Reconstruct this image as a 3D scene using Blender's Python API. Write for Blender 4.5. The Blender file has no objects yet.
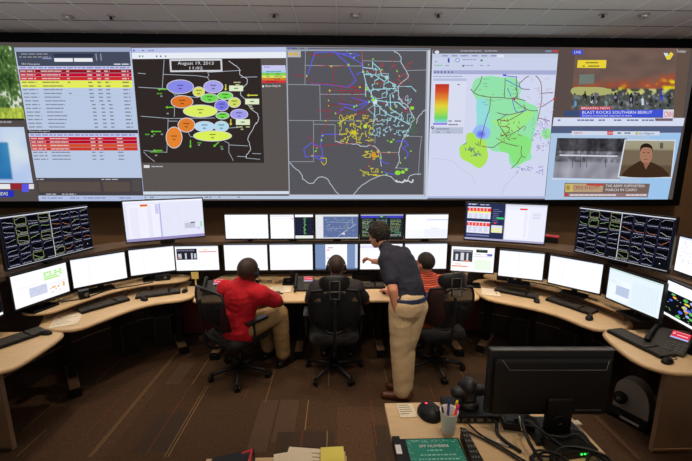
import bpy, bmesh, math, random
from mathutils import Vector, Matrix, noise
C = bpy.context.scene.collection
PI = math.pi
random.seed(7)

# ---------------------------------------------------------------- camera maths
F = 360.0; PITCH = math.atan(68.5 / F); YAW = math.radians(1.6); CAMZ = 2.25
_cp, _sp = math.cos(PITCH), math.sin(PITCH)
_cy, _sy = math.cos(YAW), math.sin(YAW)
def ray(px, py):
    a = (px - 346) / F; b = (230.5 - py) / F
    y = _cp + b * _sp; z = -_sp + b * _cp
    return (a * _cy + y * _sy, -a * _sy + y * _cy, z)
def aty(px, py, Y):
    r = ray(px, py); t = Y / r[1]
    return Vector((r[0] * t, Y, CAMZ + r[2] * t))
def atz(px, py, z):
    r = ray(px, py); t = (z - CAMZ) / r[2]
    return Vector((r[0] * t, r[1] * t, z))

# ---------------------------------------------------------------- materials
def lin(c):
    o = []
    for v in c[:3]:
        v = v / 255.0
        o.append(v / 12.92 if v <= 0.04045 else ((v + 0.055) / 1.055) ** 2.4)
    return tuple(o)
MATS = {}
def mat(name, col, rough=0.5, metal=0.0, noise_amt=0.0, scale=20.0, bump=0.0, spec=0.5, emit=0.0, stretch=None, trans=0.0):
    m = bpy.data.materials.new(name); m.use_nodes = True
    nt = m.node_tree; b = nt.nodes['Principled BSDF']
    l = lin(col)
    b.inputs['Base Color'].default_value = (*l, 1)
    b.inputs['Roughness'].default_value = rough
    b.inputs['Metallic'].default_value = metal
    b.inputs['Specular IOR Level'].default_value = spec
    if emit:
        b.inputs['Emission Color'].default_value = (*l, 1); b.inputs['Emission Strength'].default_value = emit
    if noise_amt or bump:
        tc = nt.nodes.new('ShaderNodeTexCoord'); mp = nt.nodes.new('ShaderNodeMapping')
        nt.links.new(tc.outputs['Object'], mp.inputs['Vector'])
        if stretch: mp.inputs['Scale'].default_value = stretch
        n = nt.nodes.new('ShaderNodeTexNoise'); n.inputs['Scale'].default_value = scale; n.inputs['Detail'].default_value = 5
        nt.links.new(mp.outputs['Vector'], n.inputs['Vector'])
        if noise_amt:
            r = nt.nodes.new('ShaderNodeValToRGB')
            r.color_ramp.elements[0].position = 0.3; r.color_ramp.elements[1].position = 0.7
            r.color_ramp.elements[0].color = (*[max(0, v * (1 - noise_amt)) for v in l], 1)
            r.color_ramp.elements[1].color = (*[min(1, v * (1 + noise_amt)) for v in l], 1)
            nt.links.new(n.outputs['Fac'], r.inputs['Fac']); nt.links.new(r.outputs['Color'], b.inputs['Base Color'])
        if bump:
            bp = nt.nodes.new('ShaderNodeBump'); bp.inputs['Strength'].default_value = bump; bp.inputs['Distance'].default_value = 0.01
            nt.links.new(n.outputs['Fac'], bp.inputs['Height']); nt.links.new(bp.outputs['Normal'], b.inputs['Normal'])
    MATS[name] = m
    return m
mat('black_plastic', (17, 17, 18), 0.45, spec=.3, noise_amt=0.1, scale=60)
mat('bezel', (14, 14, 15), 0.5, noise_amt=0.05)
mat('key_black', (74, 70, 64), 0.6, noise_amt=0.1)
mat('dark_metal', (40, 38, 36), 0.45, 0.6, noise_amt=0.1)
mat('grey_metal', (120, 116, 110), 0.4, 0.7, noise_amt=0.08)
mat('chair_mesh', (17, 17, 19), 0.8, noise_amt=0.3, scale=200)
mat('chair_fabric', (19, 18, 20), 0.95, noise_amt=0.3, scale=150, bump=0.3)
mat('chair_plastic', (24, 24, 26), 0.45, noise_amt=0.1)
mat('maple', (222, 190, 146), 0.45, noise_amt=0.06, scale=6, stretch=(1, 14, 1))
mat('maple_edge', (200, 164, 118), 0.5, noise_amt=0.05, scale=10)
mat('panel_laminate', (150, 120, 92), 0.6, noise_amt=0.06, scale=8, stretch=(14, 14, 1))
mat('console_dark', (60, 46, 37), 0.7, noise_amt=0.15, scale=8)
mat('console_red', (96, 20, 24), 0.7, noise_amt=0.1, scale=30)
mat('ledge_wood', (104, 82, 64), 0.7, spec=.2, noise_amt=0.1, scale=5, stretch=(2, 14, 1))
mat('wall_paint', (122, 92, 62), 0.9, noise_amt=0.04, scale=3)
mat('rear_wall', (120, 105, 90), 0.9, noise_amt=0.03, scale=3)
mat('frame_black', (4, 4, 5), 0.8, spec=.1, noise_amt=0.1)
mat('paper', (236, 222, 196), 0.9, noise_amt=0.03, scale=40)
mat('ink', (110, 100, 92), 0.9, noise_amt=0.03)
mat('postit', (232, 206, 120), 0.9, noise_amt=0.03)
mat('yellow_paper', (240, 226, 110), 0.9, noise_amt=0.03)
mat('cup', (232, 228, 224), 0.5, noise_amt=0.02)
mat('pen_blue', (30, 50, 120), 0.4, noise_amt=0.03)
mat('pen_pink', (236, 40, 110), 0.4, noise_amt=0.03)
mat('pen_yellow', (240, 200, 40), 0.4, noise_amt=0.03)
mat('pen_red', (170, 30, 25), 0.4, noise_amt=0.03)
mat('pen_silver', (200, 200, 205), 0.35, 0.5, noise_amt=0.03)
mat('teal', (20, 136, 118), 0.55, noise_amt=0.08, scale=15)
mat('teal_light', (150, 215, 200), 0.6, noise_amt=0.05)
mat('white', (235, 235, 235), 0.6, noise_amt=0.02)
mat('red_plastic', (200, 22, 38), 0.5, noise_amt=0.05)
mat('led_red', (255, 40, 60), 0.5, emit=4)
mat('led_green', (60, 230, 90), 0.5, emit=1.5)
mat('cable', (14, 14, 15), 0.5, noise_amt=0.1)
mat('cable_grey', (130, 128, 122), 0.6, noise_amt=0.1)
mat('cream_cap', (226, 208, 174), 0.5, noise_amt=0.04, scale=4)
mat('grille', (150, 144, 136), 0.6, 0.0, noise_amt=0.2, scale=180)
mat('skin_dark', (78, 44, 30), 0.5, noise_amt=0.08, scale=15)
mat('skin_brown', (112, 70, 50), 0.5, noise_amt=0.08, scale=15)
mat('skin_light', (206, 140, 108), 0.5, noise_amt=0.08, scale=15)
mat('hair_shaved', (52, 33, 25), 0.6, noise_amt=0.15, scale=60)
mat('hair_black', (18, 14, 12), 0.7, noise_amt=0.4, scale=120, bump=0.8)
mat('hair_brown', (34, 23, 17), 0.7, noise_amt=0.4, scale=120, bump=0.8)
mat('shirt_red', (196, 8, 30), 0.85, noise_amt=0.1, scale=5, bump=0.1)
mat('shirt_navy', (27, 29, 46), 0.85, noise_amt=0.15, scale=6, bump=0.1)
mat('shirt_grey', (50, 47, 50), 0.9, noise_amt=0.15, scale=6, bump=0.1)
mat('khaki', (216, 188, 146), 0.85, noise_amt=0.06, scale=7, bump=0.15)
mat('khaki_dark', (160, 128, 84), 0.85, noise_amt=0.06, scale=7, bump=0.15)
mat('trouser_dark', (34, 33, 38), 0.9, noise_amt=0.1, scale=7)
mat('shoe_brown', (86, 40, 22), 0.4, noise_amt=0.1)
mat('shoe_black', (20, 18, 17), 0.4, noise_amt=0.1)
mat('belt', (46, 54, 88), 0.25, noise_amt=0.1)
mat('sprinkler', (150, 142, 135), 0.4, 0.4, noise_amt=0.05)
mat('tan_box', (190, 160, 120), 0.8, noise_amt=0.05)

def see_through(name, a):
    nt = MATS[name].node_tree; b = nt.nodes['Principled BSDF']; o = nt.nodes['Material Output']
    t = nt.nodes.new('ShaderNodeBsdfTransparent'); m = nt.nodes.new('ShaderNodeMixShader'); m.inputs[0].default_value = a
    nt.links.new(b.outputs[0], m.inputs[1]); nt.links.new(t.outputs[0], m.inputs[2]); nt.links.new(m.outputs[0], o.inputs['Surface'])
see_through('chair_mesh', .28)
mat('bracket', (78, 75, 70), 0.4, 0.5, noise_amt=0.05)
def striped_shirt():
    m = mat('shirt_striped', (205, 74, 50), 0.9)
    nt = m.node_tree; b = nt.nodes['Principled BSDF']
    tc = nt.nodes.new('ShaderNodeTexCoord'); w = nt.nodes.new('ShaderNodeTexWave')
    w.bands_direction = 'Z'; w.inputs['Scale'].default_value = 15; w.inputs['Distortion'].default_value = 1.0
    w.inputs['Detail Scale'].default_value = 1.5
    r = nt.nodes.new('ShaderNodeValToRGB')
    r.color_ramp.elements[0].color = (*lin((168, 38, 34)), 1); r.color_ramp.elements[1].color = (*lin((226, 116, 82)), 1)
    r.color_ramp.elements[0].position = 0.35; r.color_ramp.elements[1].position = 0.75
    nt.links.new(tc.outputs['Object'], w.inputs['Vector']); nt.links.new(w.outputs['Color'], r.inputs['Fac'])
    nt.links.new(r.outputs['Color'], b.inputs['Base Color'])
striped_shirt()

def display_mat():
    m = bpy.data.materials.new('display'); m.use_nodes = True; nt = m.node_tree; nt.nodes.clear()
    o = nt.nodes.new('ShaderNodeOutputMaterial'); e = nt.nodes.new('ShaderNodeEmission'); a = nt.nodes.new('ShaderNodeVertexColor')
    a.layer_name = 'Col'; nt.links.new(a.outputs['Color'], e.inputs['Color']); nt.links.new(e.outputs['Emission'], o.inputs['Surface'])
    e.inputs['Strength'].default_value = 1.0
    MATS['display'] = m
display_mat()

def carpet_mat():
    m = bpy.data.materials.new('carpet'); m.use_nodes = True; nt = m.node_tree; b = nt.nodes['Principled BSDF']
    b.inputs['Roughness'].default_value = 1.0; b.inputs['Specular IOR Level'].default_value = 0.1
    tc = nt.nodes.new('ShaderNodeTexCoord')
    mp = nt.nodes.new('ShaderNodeMapping'); mp.inputs['Rotation'].default_value = (0, 0, PI / 2)
    br = nt.nodes.new('ShaderNodeTexBrick'); br.inputs['Scale'].default_value = 1.0
    br.inputs['Brick Width'].default_value = 1.2; br.inputs['Row Height'].default_value = 0.6
    br.inputs['Mortar Size'].default_value = 0.0
    br.inputs['Color1'].default_value = (*lin((82, 62, 47)), 1); br.inputs['Color2'].default_value = (*lin((73, 55, 41)), 1)
    nt.links.new(tc.outputs['Object'], mp.inputs['Vector']); nt.links.new(mp.outputs['Vector'], br.inputs['Vector'])
    n = nt.nodes.new('ShaderNodeTexNoise'); n.inputs['Scale'].default_value = 90; n.inputs['Detail'].default_value = 6
    mp2 = nt.nodes.new('ShaderNodeMapping'); mp2.inputs['Scale'].default_value = (1, 0.35, 1)
    nt.links.new(tc.outputs['Object'], mp2.inputs['Vector']); nt.links.new(mp2.outputs['Vector'], n.inputs['Vector'])
    mx = nt.nodes.new('ShaderNodeMixRGB'); mx.blend_type = 'OVERLAY'; mx.inputs['Fac'].default_value = 0.6
    nt.links.new(br.outputs['Color'], mx.inputs['Color1']); nt.links.new(n.outputs['Fac'], mx.inputs['Color2'])
    nt.links.new(mx.outputs['Color'], b.inputs['Base Color'])
    bp = nt.nodes.new('ShaderNodeBump'); bp.inputs['Strength'].default_value = 0.4; bp.inputs['Distance'].default_value = 0.005
    nt.links.new(n.outputs['Fac'], bp.inputs['Height']); nt.links.new(bp.outputs['Normal'], b.inputs['Normal'])
    MATS['carpet'] = m
carpet_mat()
mat('stripe_yellow', (132, 104, 70), 1.0, noise_amt=0.2, scale=120)
mat('stripe_red', (106, 50, 34), 1.0, noise_amt=0.2, scale=120)
mat('carpet_light', (78, 58, 43), 1.0, noise_amt=0.15, scale=120)
mat('carpet_dark', (56, 41, 30), 1.0, noise_amt=0.15, scale=120)

def ceiling_mat():
    m = bpy.data.materials.new('ceiling_tiles'); m.use_nodes = True; nt = m.node_tree; b = nt.nodes['Principled BSDF']
    b.inputs['Roughness'].default_value = 0.95
    tc = nt.nodes.new('ShaderNodeTexCoord')
    n = nt.nodes.new('ShaderNodeTexNoise'); n.inputs['Scale'].default_value = 160; n.inputs['Detail'].default_value = 4
    r = nt.nodes.new('ShaderNodeValToRGB')
    r.color_ramp.elements[0].position = 0.35; r.color_ramp.elements[1].position = 0.6
    r.color_ramp.elements[0].color = (*lin((186, 178, 170)), 1); r.color_ramp.elements[1].color = (*lin((206, 199, 192)), 1)
    nt.links.new(tc.outputs['Object'], n.inputs['Vector']); nt.links.new(n.outputs['Fac'], r.inputs['Fac'])
    nt.links.new(r.outputs['Color'], b.inputs['Base Color'])
    bp = nt.nodes.new('ShaderNodeBump'); bp.inputs['Strength'].default_value = 0.3; bp.inputs['Distance'].default_value = 0.004
    nt.links.new(n.outputs['Fac'], bp.inputs['Height']); nt.links.new(bp.outputs['Normal'], b.inputs['Normal'])
    MATS['ceiling_tiles'] = m
ceiling_mat()
mat('ceiling_shadow_line', (96, 88, 84), 0.8, noise_amt=0.02)  # shadow lines along the cross tees, put in as a darker colour
mat('ceiling_grid', (205, 203, 200), 0.5, noise_amt=0.02)

# ---------------------------------------------------------------- object helpers
def M(n): return MATS[n]
def obj(name, bm, m, parent=None, smooth=False):
    me = bpy.data.meshes.new(name)
    bmesh.ops.recalc_face_normals(bm, faces=bm.faces)
    bm.to_mesh(me); bm.free()
    for k in (m if isinstance(m, (list, tuple)) else [m]): me.materials.append(MATS[k])
    if smooth:
        for p in me.polygons: p.use_smooth = True
    o = bpy.data.objects.new(name, me); C.objects.link(o)
    if parent: o.parent = parent
    return o
def tag(o, label, cat, group=None):
    o['label'] = label; o['category'] = cat
    if group: o['group'] = group
    return o
def thing(name, label, cat, loc=(0, 0, 0), rz=0, group=None):
    o = bpy.data.objects.new(name, None); C.objects.link(o); o.empty_display_size = 0.05
    o.location = loc; o.rotation_euler = (0, 0, rz)
    return tag(o, label, cat, group)
def struct(name, bm, m, parent=None):
    o = obj(name, bm, m, parent); o['kind'] = 'structure'; return o
def dup(root, loc, rz, label, group=None):
    def cp(o, par):
        c = o.copy(); C.objects.link(c); c.parent = par
        for ch in [x for x in o.children]: cp(ch, c)
        return c
    r = cp(root, None); r.location = loc; r.rotation_euler = (0, 0, rz); r['label'] = label
    if group: r['group'] = group
    return r
def NB(): return bmesh.new()
def box(bm, c, s, rot=None, bev=0.0, mi=0):
    r = bmesh.ops.create_cube(bm, size=1.0)
    vs = r['verts']
    for v in vs: v.co = Vector((v.co.x * s[0], v.co.y * s[1], v.co.z * s[2]))
    fs = list({f for v in vs for f in v.link_faces})
    if bev > 0:
        es = list({e for v in vs for e in v.link_edges})
        r2 = bmesh.ops.bevel(bm, geom=es, offset=bev, segments=2, affect='EDGES', profile=0.7)
        vs = list({v for f in r2['faces'] for v in f.verts} | {v for v in vs if v.is_valid})
        fs = list({f for v in vs for f in v.link_faces})
    m = Matrix.Translation(Vector(c)) @ (rot if rot else Matrix.Identity(4))
    for v in vs: v.co = m @ v.co
    for f in fs: f.material_index = mi
    return vs
def rotz(a): return Matrix.Rotation(a, 4, 'Z')
def rotx(a): return Matrix.Rotation(a, 4, 'X')
def roty(a): return Matrix.Rotation(a, 4, 'Y')
def catmull(pts, n=8, closed=False):
    P = [Vector(p) for p in pts]; out = []; L = len(P)
    rng = range(L if closed else L - 1)
    for i in rng:
        if closed: a, b, c, d = P[(i - 1) % L], P[i], P[(i + 1) % L], P[(i + 2) % L]
        else: a, b, c, d = P[max(0, i - 1)], P[i], P[i + 1], P[min(L - 1, i + 2)]
        for k in range(n):
            t = k / n
            out.append(0.5 * ((2 * b) + (c - a) * t + (2 * a - 5 * b + 4 * c - d) * t * t + (3 * b - 3 * c + d - a) * t ** 3))
    if not closed: out.append(P[-1])
    return out
def tube(bm, pts, r, segs=8, closed=False, mi=0):
    P = [Vector(p) for p in pts]; rings = []; n = len(P)
    rr = r if isinstance(r, (list, tuple)) else [r] * n
    up = Vector((0, 0, 1)); prev = None
    for i in range(n):
        a = P[(i - 1) % n] if (closed or i > 0) else P[i]; b = P[(i + 1) % n] if (closed or i < n - 1) else P[i]
        t = (b - a)
        if t.length < 1e-9: t = Vector((0, 0, 1))
        t.normalize()
        if prev is None:
            s = t.cross(up if abs(t.z) < 0.9 else Vector((1, 0, 0))).normalized()
        else:
            s = (prev - t * prev.dot(t))
            s = s.normalized() if s.length > 1e-6 else t.cross(up).normalized()
        prev = s; u = t.cross(s)
        rings.append([bm.verts.new(P[i] + (s * math.cos(2 * PI * k / segs) + u * math.sin(2 * PI * k / segs)) * rr[i]) for k in range(segs)])
    rg = range(n if closed else n - 1)
    for i in rg:
        A, B = rings[i], rings[(i + 1) % n]
        for k in range(segs):
            f = bm.faces.new((A[k], A[(k + 1) % segs], B[(k + 1) % segs], B[k])); f.material_index = mi; f.smooth = True
    if not closed:
        bm.faces.new(rings[0][::-1]).material_index = mi; bm.faces.new(rings[-1]).material_index = mi
def lathe(bm, prof, segs=24, mt=None, mi=0):
    mt = mt or Matrix.Identity(4); rings = []
    for r, z in prof:
        if r < 1e-6: rings.append([bm.verts.new(mt @ Vector((0, 0, z)))])
        else: rings.append([bm.verts.new(mt @ Vector((r * math.cos(2 * PI * k / segs), r * math.sin(2 * PI * k / segs), z))) for k in range(segs)])
    for A, B in zip(rings, rings[1:]):
        for k in range(segs):
            if len(A) == 1 and len(B) == 1: continue
            if len(A) == 1: f = bm.faces.new((A[0], B[k], B[(k + 1) % segs]))
            elif len(B) == 1: f = bm.faces.new((A[k], A[(k + 1) % segs], B[0]))
            else: f = bm.faces.new((A[k], A[(k + 1) % segs], B[(k + 1) % segs], B[k]))
            f.material_index = mi; f.smooth = True
def prism(bm, pts, z0, z1, mi=0, side=None):
    a = [bm.verts.new((p[0], p[1], z0)) for p in pts]; b = [bm.verts.new((p[0], p[1], z1)) for p in pts]
    bm.faces.new(a[::-1]).material_index = mi; bm.faces.new(b).material_index = mi
    n = len(pts)
    for i in range(n):
        bm.faces.new((a[i], a[(i + 1) % n], b[(i + 1) % n], b[i])).material_index = mi if side is None else side
def chaikin(pts, n=3):
    P = [Vector((p[0], p[1])) for p in pts]
    for _ in range(n):
        Q = []
        for i in range(len(P)):
            a, b = P[i], P[(i + 1) % len(P)]
            Q += [a * .75 + b * .25, a * .25 + b * .75]
        P = Q
    return P

# ---------------------------------------------------------------- display canvas
class Canvas:
    def __init__(s, fn, eps=0.00006, gain=1.0, unit=None):
        s.fn = fn; s.eps = eps; s.lay = 0; s.v = []; s.f = []; s.c = []; s.gain = gain; s.unit = unit; s.lw = 1.0
    def up(s): s.lay += 1
    def _col(s, c):
        l = lin(c); return (l[0] * s.gain, l[1] * s.gain, l[2] * s.gain, 1.0)
    def raw(s, pts, cols):
        b = len(s.v)
        for p in pts: s.v.append((p[0], -s.eps * s.lay, p[1]))
        s.f.append(list(range(b, b + len(pts)))); s.c.append(cols)
    def poly(s, pts, col):
        s.up(); c = s._col(col); s.raw([s.fn(*p) for p in pts], [c] * len(pts))
    def rect(s, x0, y0, x1, y1, col): s.poly([(x0, y0), (x1, y0), (x1, y1), (x0, y1)], col)
    def rects(s, L, col):
        s.up(); c = s._col(col)
        for (x0, y0, x1, y1) in L: s.raw([s.fn(x0, y0), s.fn(x1, y0), s.fn(x1, y1), s.fn(x0, y1)], [c] * 4)
    def grad(s, pts, cols):
        s.up(); s.raw([s.fn(*p) for p in pts], [s._col(c) for c in cols])
    def seg(s, a, b, w, c):
        A = Vector(s.fn(*a)); B = Vector(s.fn(*b)); d = B - A
        if d.length < 1e-7: return
        w = w * s.lw; n = Vector((-d.y, d.x)).normalized() * w * .5; e = d.normalized() * w * .3
        A = A - e; B = B + e
        s.raw([A + n, B + n, B - n, A - n], [c] * 4)
    def line(s, pts, w, col, closed=False, new=True):
        if new: s.up()
        c = s._col(col)
        for a, b in zip(pts, pts[1:] + ([pts[0]] if closed else [])):
            if a != b: s.seg(a, b, w, c)
    def ell(s, cx, cy, rx, ry, col, n=28, rot=0.0):
        cr, sr = math.cos(rot), math.sin(rot)
        s.poly([(cx + rx * math.cos(t) * cr - ry * math.sin(t) * sr, cy + rx * math.cos(t) * sr + ry * math.sin(t) * cr) for t in [2 * PI * k / n for k in range(n)]], col)
    def mosaic(s, q, nx, ny, fn):
        s.up()
        def pt(u, v):
            a = Vector(q[0]).lerp(Vector(q[1]), u); b = Vector(q[3]).lerp(Vector(q[2]), u); r = a.lerp(b, v); return s.fn(r.x, r.y)
        cc = [[s._col(fn(i / nx, j / ny)) for i in range(nx + 1)] for j in range(ny + 1)]
        pp = [[pt(i / nx, j / ny) for i in range(nx + 1)] for j in range(ny + 1)]
        for j in range(ny):
            for i in range(nx):
                s.raw([pp[j][i], pp[j][i + 1], pp[j + 1][i + 1], pp[j + 1][i]], [cc[j][i], cc[j][i + 1], cc[j + 1][i + 1], cc[j + 1][i]])
    def text(s, t, x0, y0, x1, y1, col):
        """text filling the box x0..x1, y0(top)..y1(bottom)"""
        cu = bpy.data.curves.new('tmp', 'FONT'); cu.body = t; cu.resolution_u = 2
        o = bpy.data.objects.new('tmp', cu); C.objects.link(o)
        dg = bpy.context.evaluated_depsgraph_get(); dg.update()
        me = bpy.data.meshes.new_from_object(o.evaluated_get(dg))
        bpy.data.objects.remove(o); bpy.data.curves.remove(cu)
        if not me.vertices: return
        xs = [v.co.x for v in me.vertices]; ys = [v.co.y for v in me.vertices]
        ax, bx, ay, by = min(xs), max(xs), min(ys), max(ys)
        s.up(); c = s._col(col)
        for p in me.polygons:
            P = []
            for vi in p.vertices:
                v = me.vertices[vi].co
                P.append(s.fn(x0 + (v.x - ax) / (bx - ax) * (x1 - x0), y1 - (v.y - ay) / (by - ay) * (y1 - y0)))
            s.raw(P, [c] * len(P))
        bpy.data.meshes.remove(me)
    def build(s, name, parent, y0=0.0, z0=0.0):
        me = bpy.data.meshes.new(name)
        me.from_pydata([(v[0], v[1] + y0, v[2] + z0) for v in s.v], [], s.f)
        at = me.color_attributes.new('Col', 'FLOAT_COLOR', 'CORNER')
        flat = []
        for c in s.c:
            for q in c: flat += list(q)
        at.data.foreach_set('color', flat)
        me.materials.append(MATS['display'])
        o = bpy.data.objects.new(name, me); C.objects.link(o); o.parent = parent
        return o

def words(cv, x0, x1, y, h, col, rnd, gap=.012, lo=.02, hi=.07, den=.7):
    L = []; x = x0
    while x < x1:
        w = rnd.uniform(lo, hi)
        if x + w > x1: break
        if rnd.random() < den: L.append((x, y, x + w, y + h))
        x += w + gap
    if L: cv.rects(L, col)

# ================================================================ ROOM
XL, XR, YB, YF, HC = -7.6, 7.9, -2.0, 6.95, 4.405
def carpet_floor():
    bm = NB()
    vs = [bm.verts.new(p) for p in [(XL, YB, 0), (XR, YB, 0), (XR, YF, 0), (XL, YF, 0)]]; bm.faces.new(vs)
    def band(a, b, w, mi, z=0.0015):
        x = (a.x + b.x) / 2; y0, y1 = sorted((a.y, b.y))
        f = bm.faces.new([bm.verts.new(p) for p in [(x - w / 2, y0, z), (x + w / 2, y0, z), (x + w / 2, y1, z), (x - w / 2, y1, z)]]); f.material_index = mi
    Y, R = 1, 2
    L = [(91, 457, 178, 352, Y, .008), (89, 457, 176, 352, Y, .006), (15.7, 457, 47, 429, Y, .007), (21, 431, 70, 391, Y, .005), (96, 382, 127, 354, Y, .005),
         (167, 457, 209, 386, Y, .008), (164, 457, 206, 386, Y, .006), (145, 453, 199, 375, R, .007), (75, 445, 132, 387, R, .006), (193, 384, 212, 353, Y, .008),
         (244.8, 399, 252.6, 377, R, .008), (266.3, 402, 274, 369.6, Y, .007), (308.8, 400, 304.6, 430, Y, .008), (303, 431, 300, 452, R, .008), (327, 431, 327, 452, Y, .007),
         (369.8, 400, 377.8, 446, R, .007), (308.7, 375, 308, 389, R, .007), (329, 366, 328.6, 386, Y, .007), (366.3, 357, 368, 389, R, .007), (385, 369, 388, 390, Y, .007),
         (428, 384, 436, 401, R, .007), (440, 373, 447, 385, R, .007), (461, 372, 468, 384, Y, .008), (463.5, 334, 483, 355, Y, .007), (595, 416, 639, 459, Y, .008), (597, 416, 642, 459, Y, .005),
         (600, 421, 637, 459, R, .005), (617, 395, 631, 408, Y, .006), (20, 409, 100, 345, R, .005)]
    for a, b, c, d, k, w in L: band(atz(a, b, 0), atz(c, d, 0), w, k)
    def patch(x0, x1, y0, y1, mi, z=0.0008):
        f = bm.faces.new([bm.verts.new(p) for p in [(x0, y0, z), (x1, y0, z), (x1, y1, z), (x0, y1, z)]]); f.material_index = mi
    a = atz(266, 452, 0); b = atz(283, 400, 0); patch(a.x - .16, a.x, a.y, b.y, 3); patch(a.x + .02, a.x + .2, a.y + .1, b.y, 3)
    a = atz(268, 455, 0); b = atz(340, 431, 0); patch(-.5, -.02, a.y, b.y, 4, .0011)
    a = atz(166, 384, 0); b = atz(173, 363, 0); patch(a.x - .02, a.x + .14, a.y, b.y, 3)
    patch(-1.62, -1.32, 2.5, 2.95, 4); patch(.3, .55, 1.9, 2.75, 4); patch(1.35, 1.6, 2.9, 3.5, 4)
    struct('floor', bm, ['carpet', 'stripe_yellow', 'stripe_red', 'carpet_light', 'carpet_dark'])
carpet_floor()

def ceiling():
    bm = NB(); box(bm, ((XL + XR) / 2, (YB + YF) / 2, HC + .05), (XR - XL, YF - YB, .1)); c = struct('ceiling', bm, 'ceiling_tiles')
    bm = NB(); T = .6096; w = .02
    x = .02
    while x < XR: box(bm, (x, (YB + YF) / 2, HC + .001), (w, YF - YB, .014)); x += T
    x = .02 - T
    while x > XL: box(bm, (x, (YB + YF) / 2, HC + .001), (w, YF - YB, .014)); x -= T
    y = 6.19
    while y > YB: box(bm, ((XL + XR) / 2, y, HC + .0025), (XR - XL, w * .7, .014), mi=1); y -= T
    struct('trim_1', bm, ['ceiling_grid', 'ceiling_shadow_line'])
ceiling()
bm = NB(); box(bm, ((XL + XR) / 2, YF + .06, HC / 2), (XR - XL, .1, HC)); struct('wall_front', bm, 'wall_paint')
bm = NB(); box(bm, (XL - .05, (YB + YF) / 2, HC / 2), (.1, YF - YB, HC)); struct('wall_left', bm, 'rear_wall')
bm = NB(); box(bm, (XR + .05, (YB + YF) / 2, HC / 2), (.1, YF - YB, HC)); struct('wall_right', bm, 'wall_paint')
bm = NB(); box(bm, ((XL + XR) / 2, YB - .05, HC / 2), (XR - XL, .1, HC)); struct('wall_rear', bm, 'rear_wall')
bm = NB(); box(bm, ((XL + XR) / 2, YF - .005, .06), (XR - XL, .02, .12)); struct('baseboard_front', bm, 'console_dark')
# dark soffit between ceiling and video wall
bm = NB(); box(bm, ((XL + XR) / 2, 6.88, 4.34), (XR - XL, .24, .13)); struct('trim_2', bm, 'frame_black')

# ================================================================ VIDEO WALL
WY = 6.74; WG = .95; LW = .62
def wpx(px, py):
    v = aty(px, py, WY); return (v.x, v.z)
def wallcanvas(gain=1.0):
    c = Canvas(wpx, eps=0.00012, gain=gain); c.lw = LW; return c
vw = thing('video_wall', 'huge wide wall of projected map, table and news windows in a black frame', 'video wall', (0, WY, 1.55))
def wpart(cv, name):
    o = cv.build(name, vw, y0=0, z0=-1.55); return o
# background display surface
X0, X1, Z0, Z1 = -7.25, 6.47, 1.545, 4.24
cv = wallcanvas(WG)
cv.up(); cc = cv._col((84, 76, 74)); cv.raw([(X0, Z0), (X1, Z0), (X1, Z1), (X0, Z1)], [cc] * 4)
wpart(cv, 'projection_screen')
bm = NB()
for (a, b, c, d) in [(X0 - .09, X1 + .09, Z1, Z1 + .07), (X0 - .09, X1 + .09, Z0 - .115, Z0)]:
    box(bm, ((a + b) / 2, .03, (c + d) / 2 - 1.55), (b - a, .2, d - c))
for (a, b) in [(X0 - .09, X0), (X1, X1 + .09)]:
    box(bm, ((a + b) / 2, .03, (Z0 + Z1) / 2 - 1.55), (b - a, .2, Z1 - Z0))
obj('frame', bm, 'frame_black', vw)
bm = NB(); box(bm, ((X0 + X1) / 2, .08, (Z0 + Z1) / 2 - 1.55), (X1 - X0, .14, Z1 - Z0)); obj('cabinet', bm, 'frame_black', vw)

def base(cv, n=12): cv.lay = n
rnd = random.Random(3)
# ---- left photo windows
def f_tree(u, v):
    n1 = noise.noise(Vector((u * 9, v * 5, 1.3))); n2 = noise.noise(Vector((u * 30, v * 16, 5.1))); n3 = noise.noise(Vector((u * 60, v * 34, 2.1)))
    k = max(0, min(1, .42 + .5 * n1 + .5 * n2 + .3 * n3 + (.12 if v > .5 else 0)))
    g = (28 + 90 * k, 52 + 105 * k, 26 + 55 * k)
    if v > .84: g = (90 + 110 * k, 115 + 100 * k, 50 + 30 * k)
    w = max(0, min(1, (k - .72) * 4)) * (v < .84)
    return tuple(a + (232 - a) * w for a in g)
cv = wallcanvas(WG); base(cv)
cv.mosaic([(-60, 44), (13.5, 46), (25, 119), (-60, 120)], 110, 60, f_tree)
cv.rect(-60, 118.5, 24, 120.5, (40, 40, 40)); words(cv, -50, 13, 121, 2, (150, 150, 155), rnd, .8, 2, 5)
wpart(cv, 'garden_picture_window')
def f_blue(u, v):
    n = noise.noise(Vector((u * 3, v * 3, 8)))
    if .2 < u < .78 and .25 < v < .95: return (50 + 30 * n, 95 + 40 * u + 30 * n, 180 + 20 * n)
    return (195 + 30 * n, 212 + 25 * n, 240)
cv = wallcanvas(WG); base(cv)
cv.mosaic([(-60, 127), (24, 127), (33, 183), (-60, 183)], 40, 24, f_blue)
cv.poly([(-60, 184), (10, 184), (10.5, 189), (-60, 189)], (235, 235, 240)); cv.rect(10.5, 183, 22, 189.5, (150, 40, 50)); cv.rect(22, 184, 29, 192, (90, 90, 230)); cv.rect(29, 184, 34, 189, (230, 220, 225))
cv.rect(-40, 190.5, 14, 197, (40, 50, 190)); cv.text('NEWS', -2, 192, 8, 195.5, (230, 240, 160))
wpart(cv, 'sky_picture_window')

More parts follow.
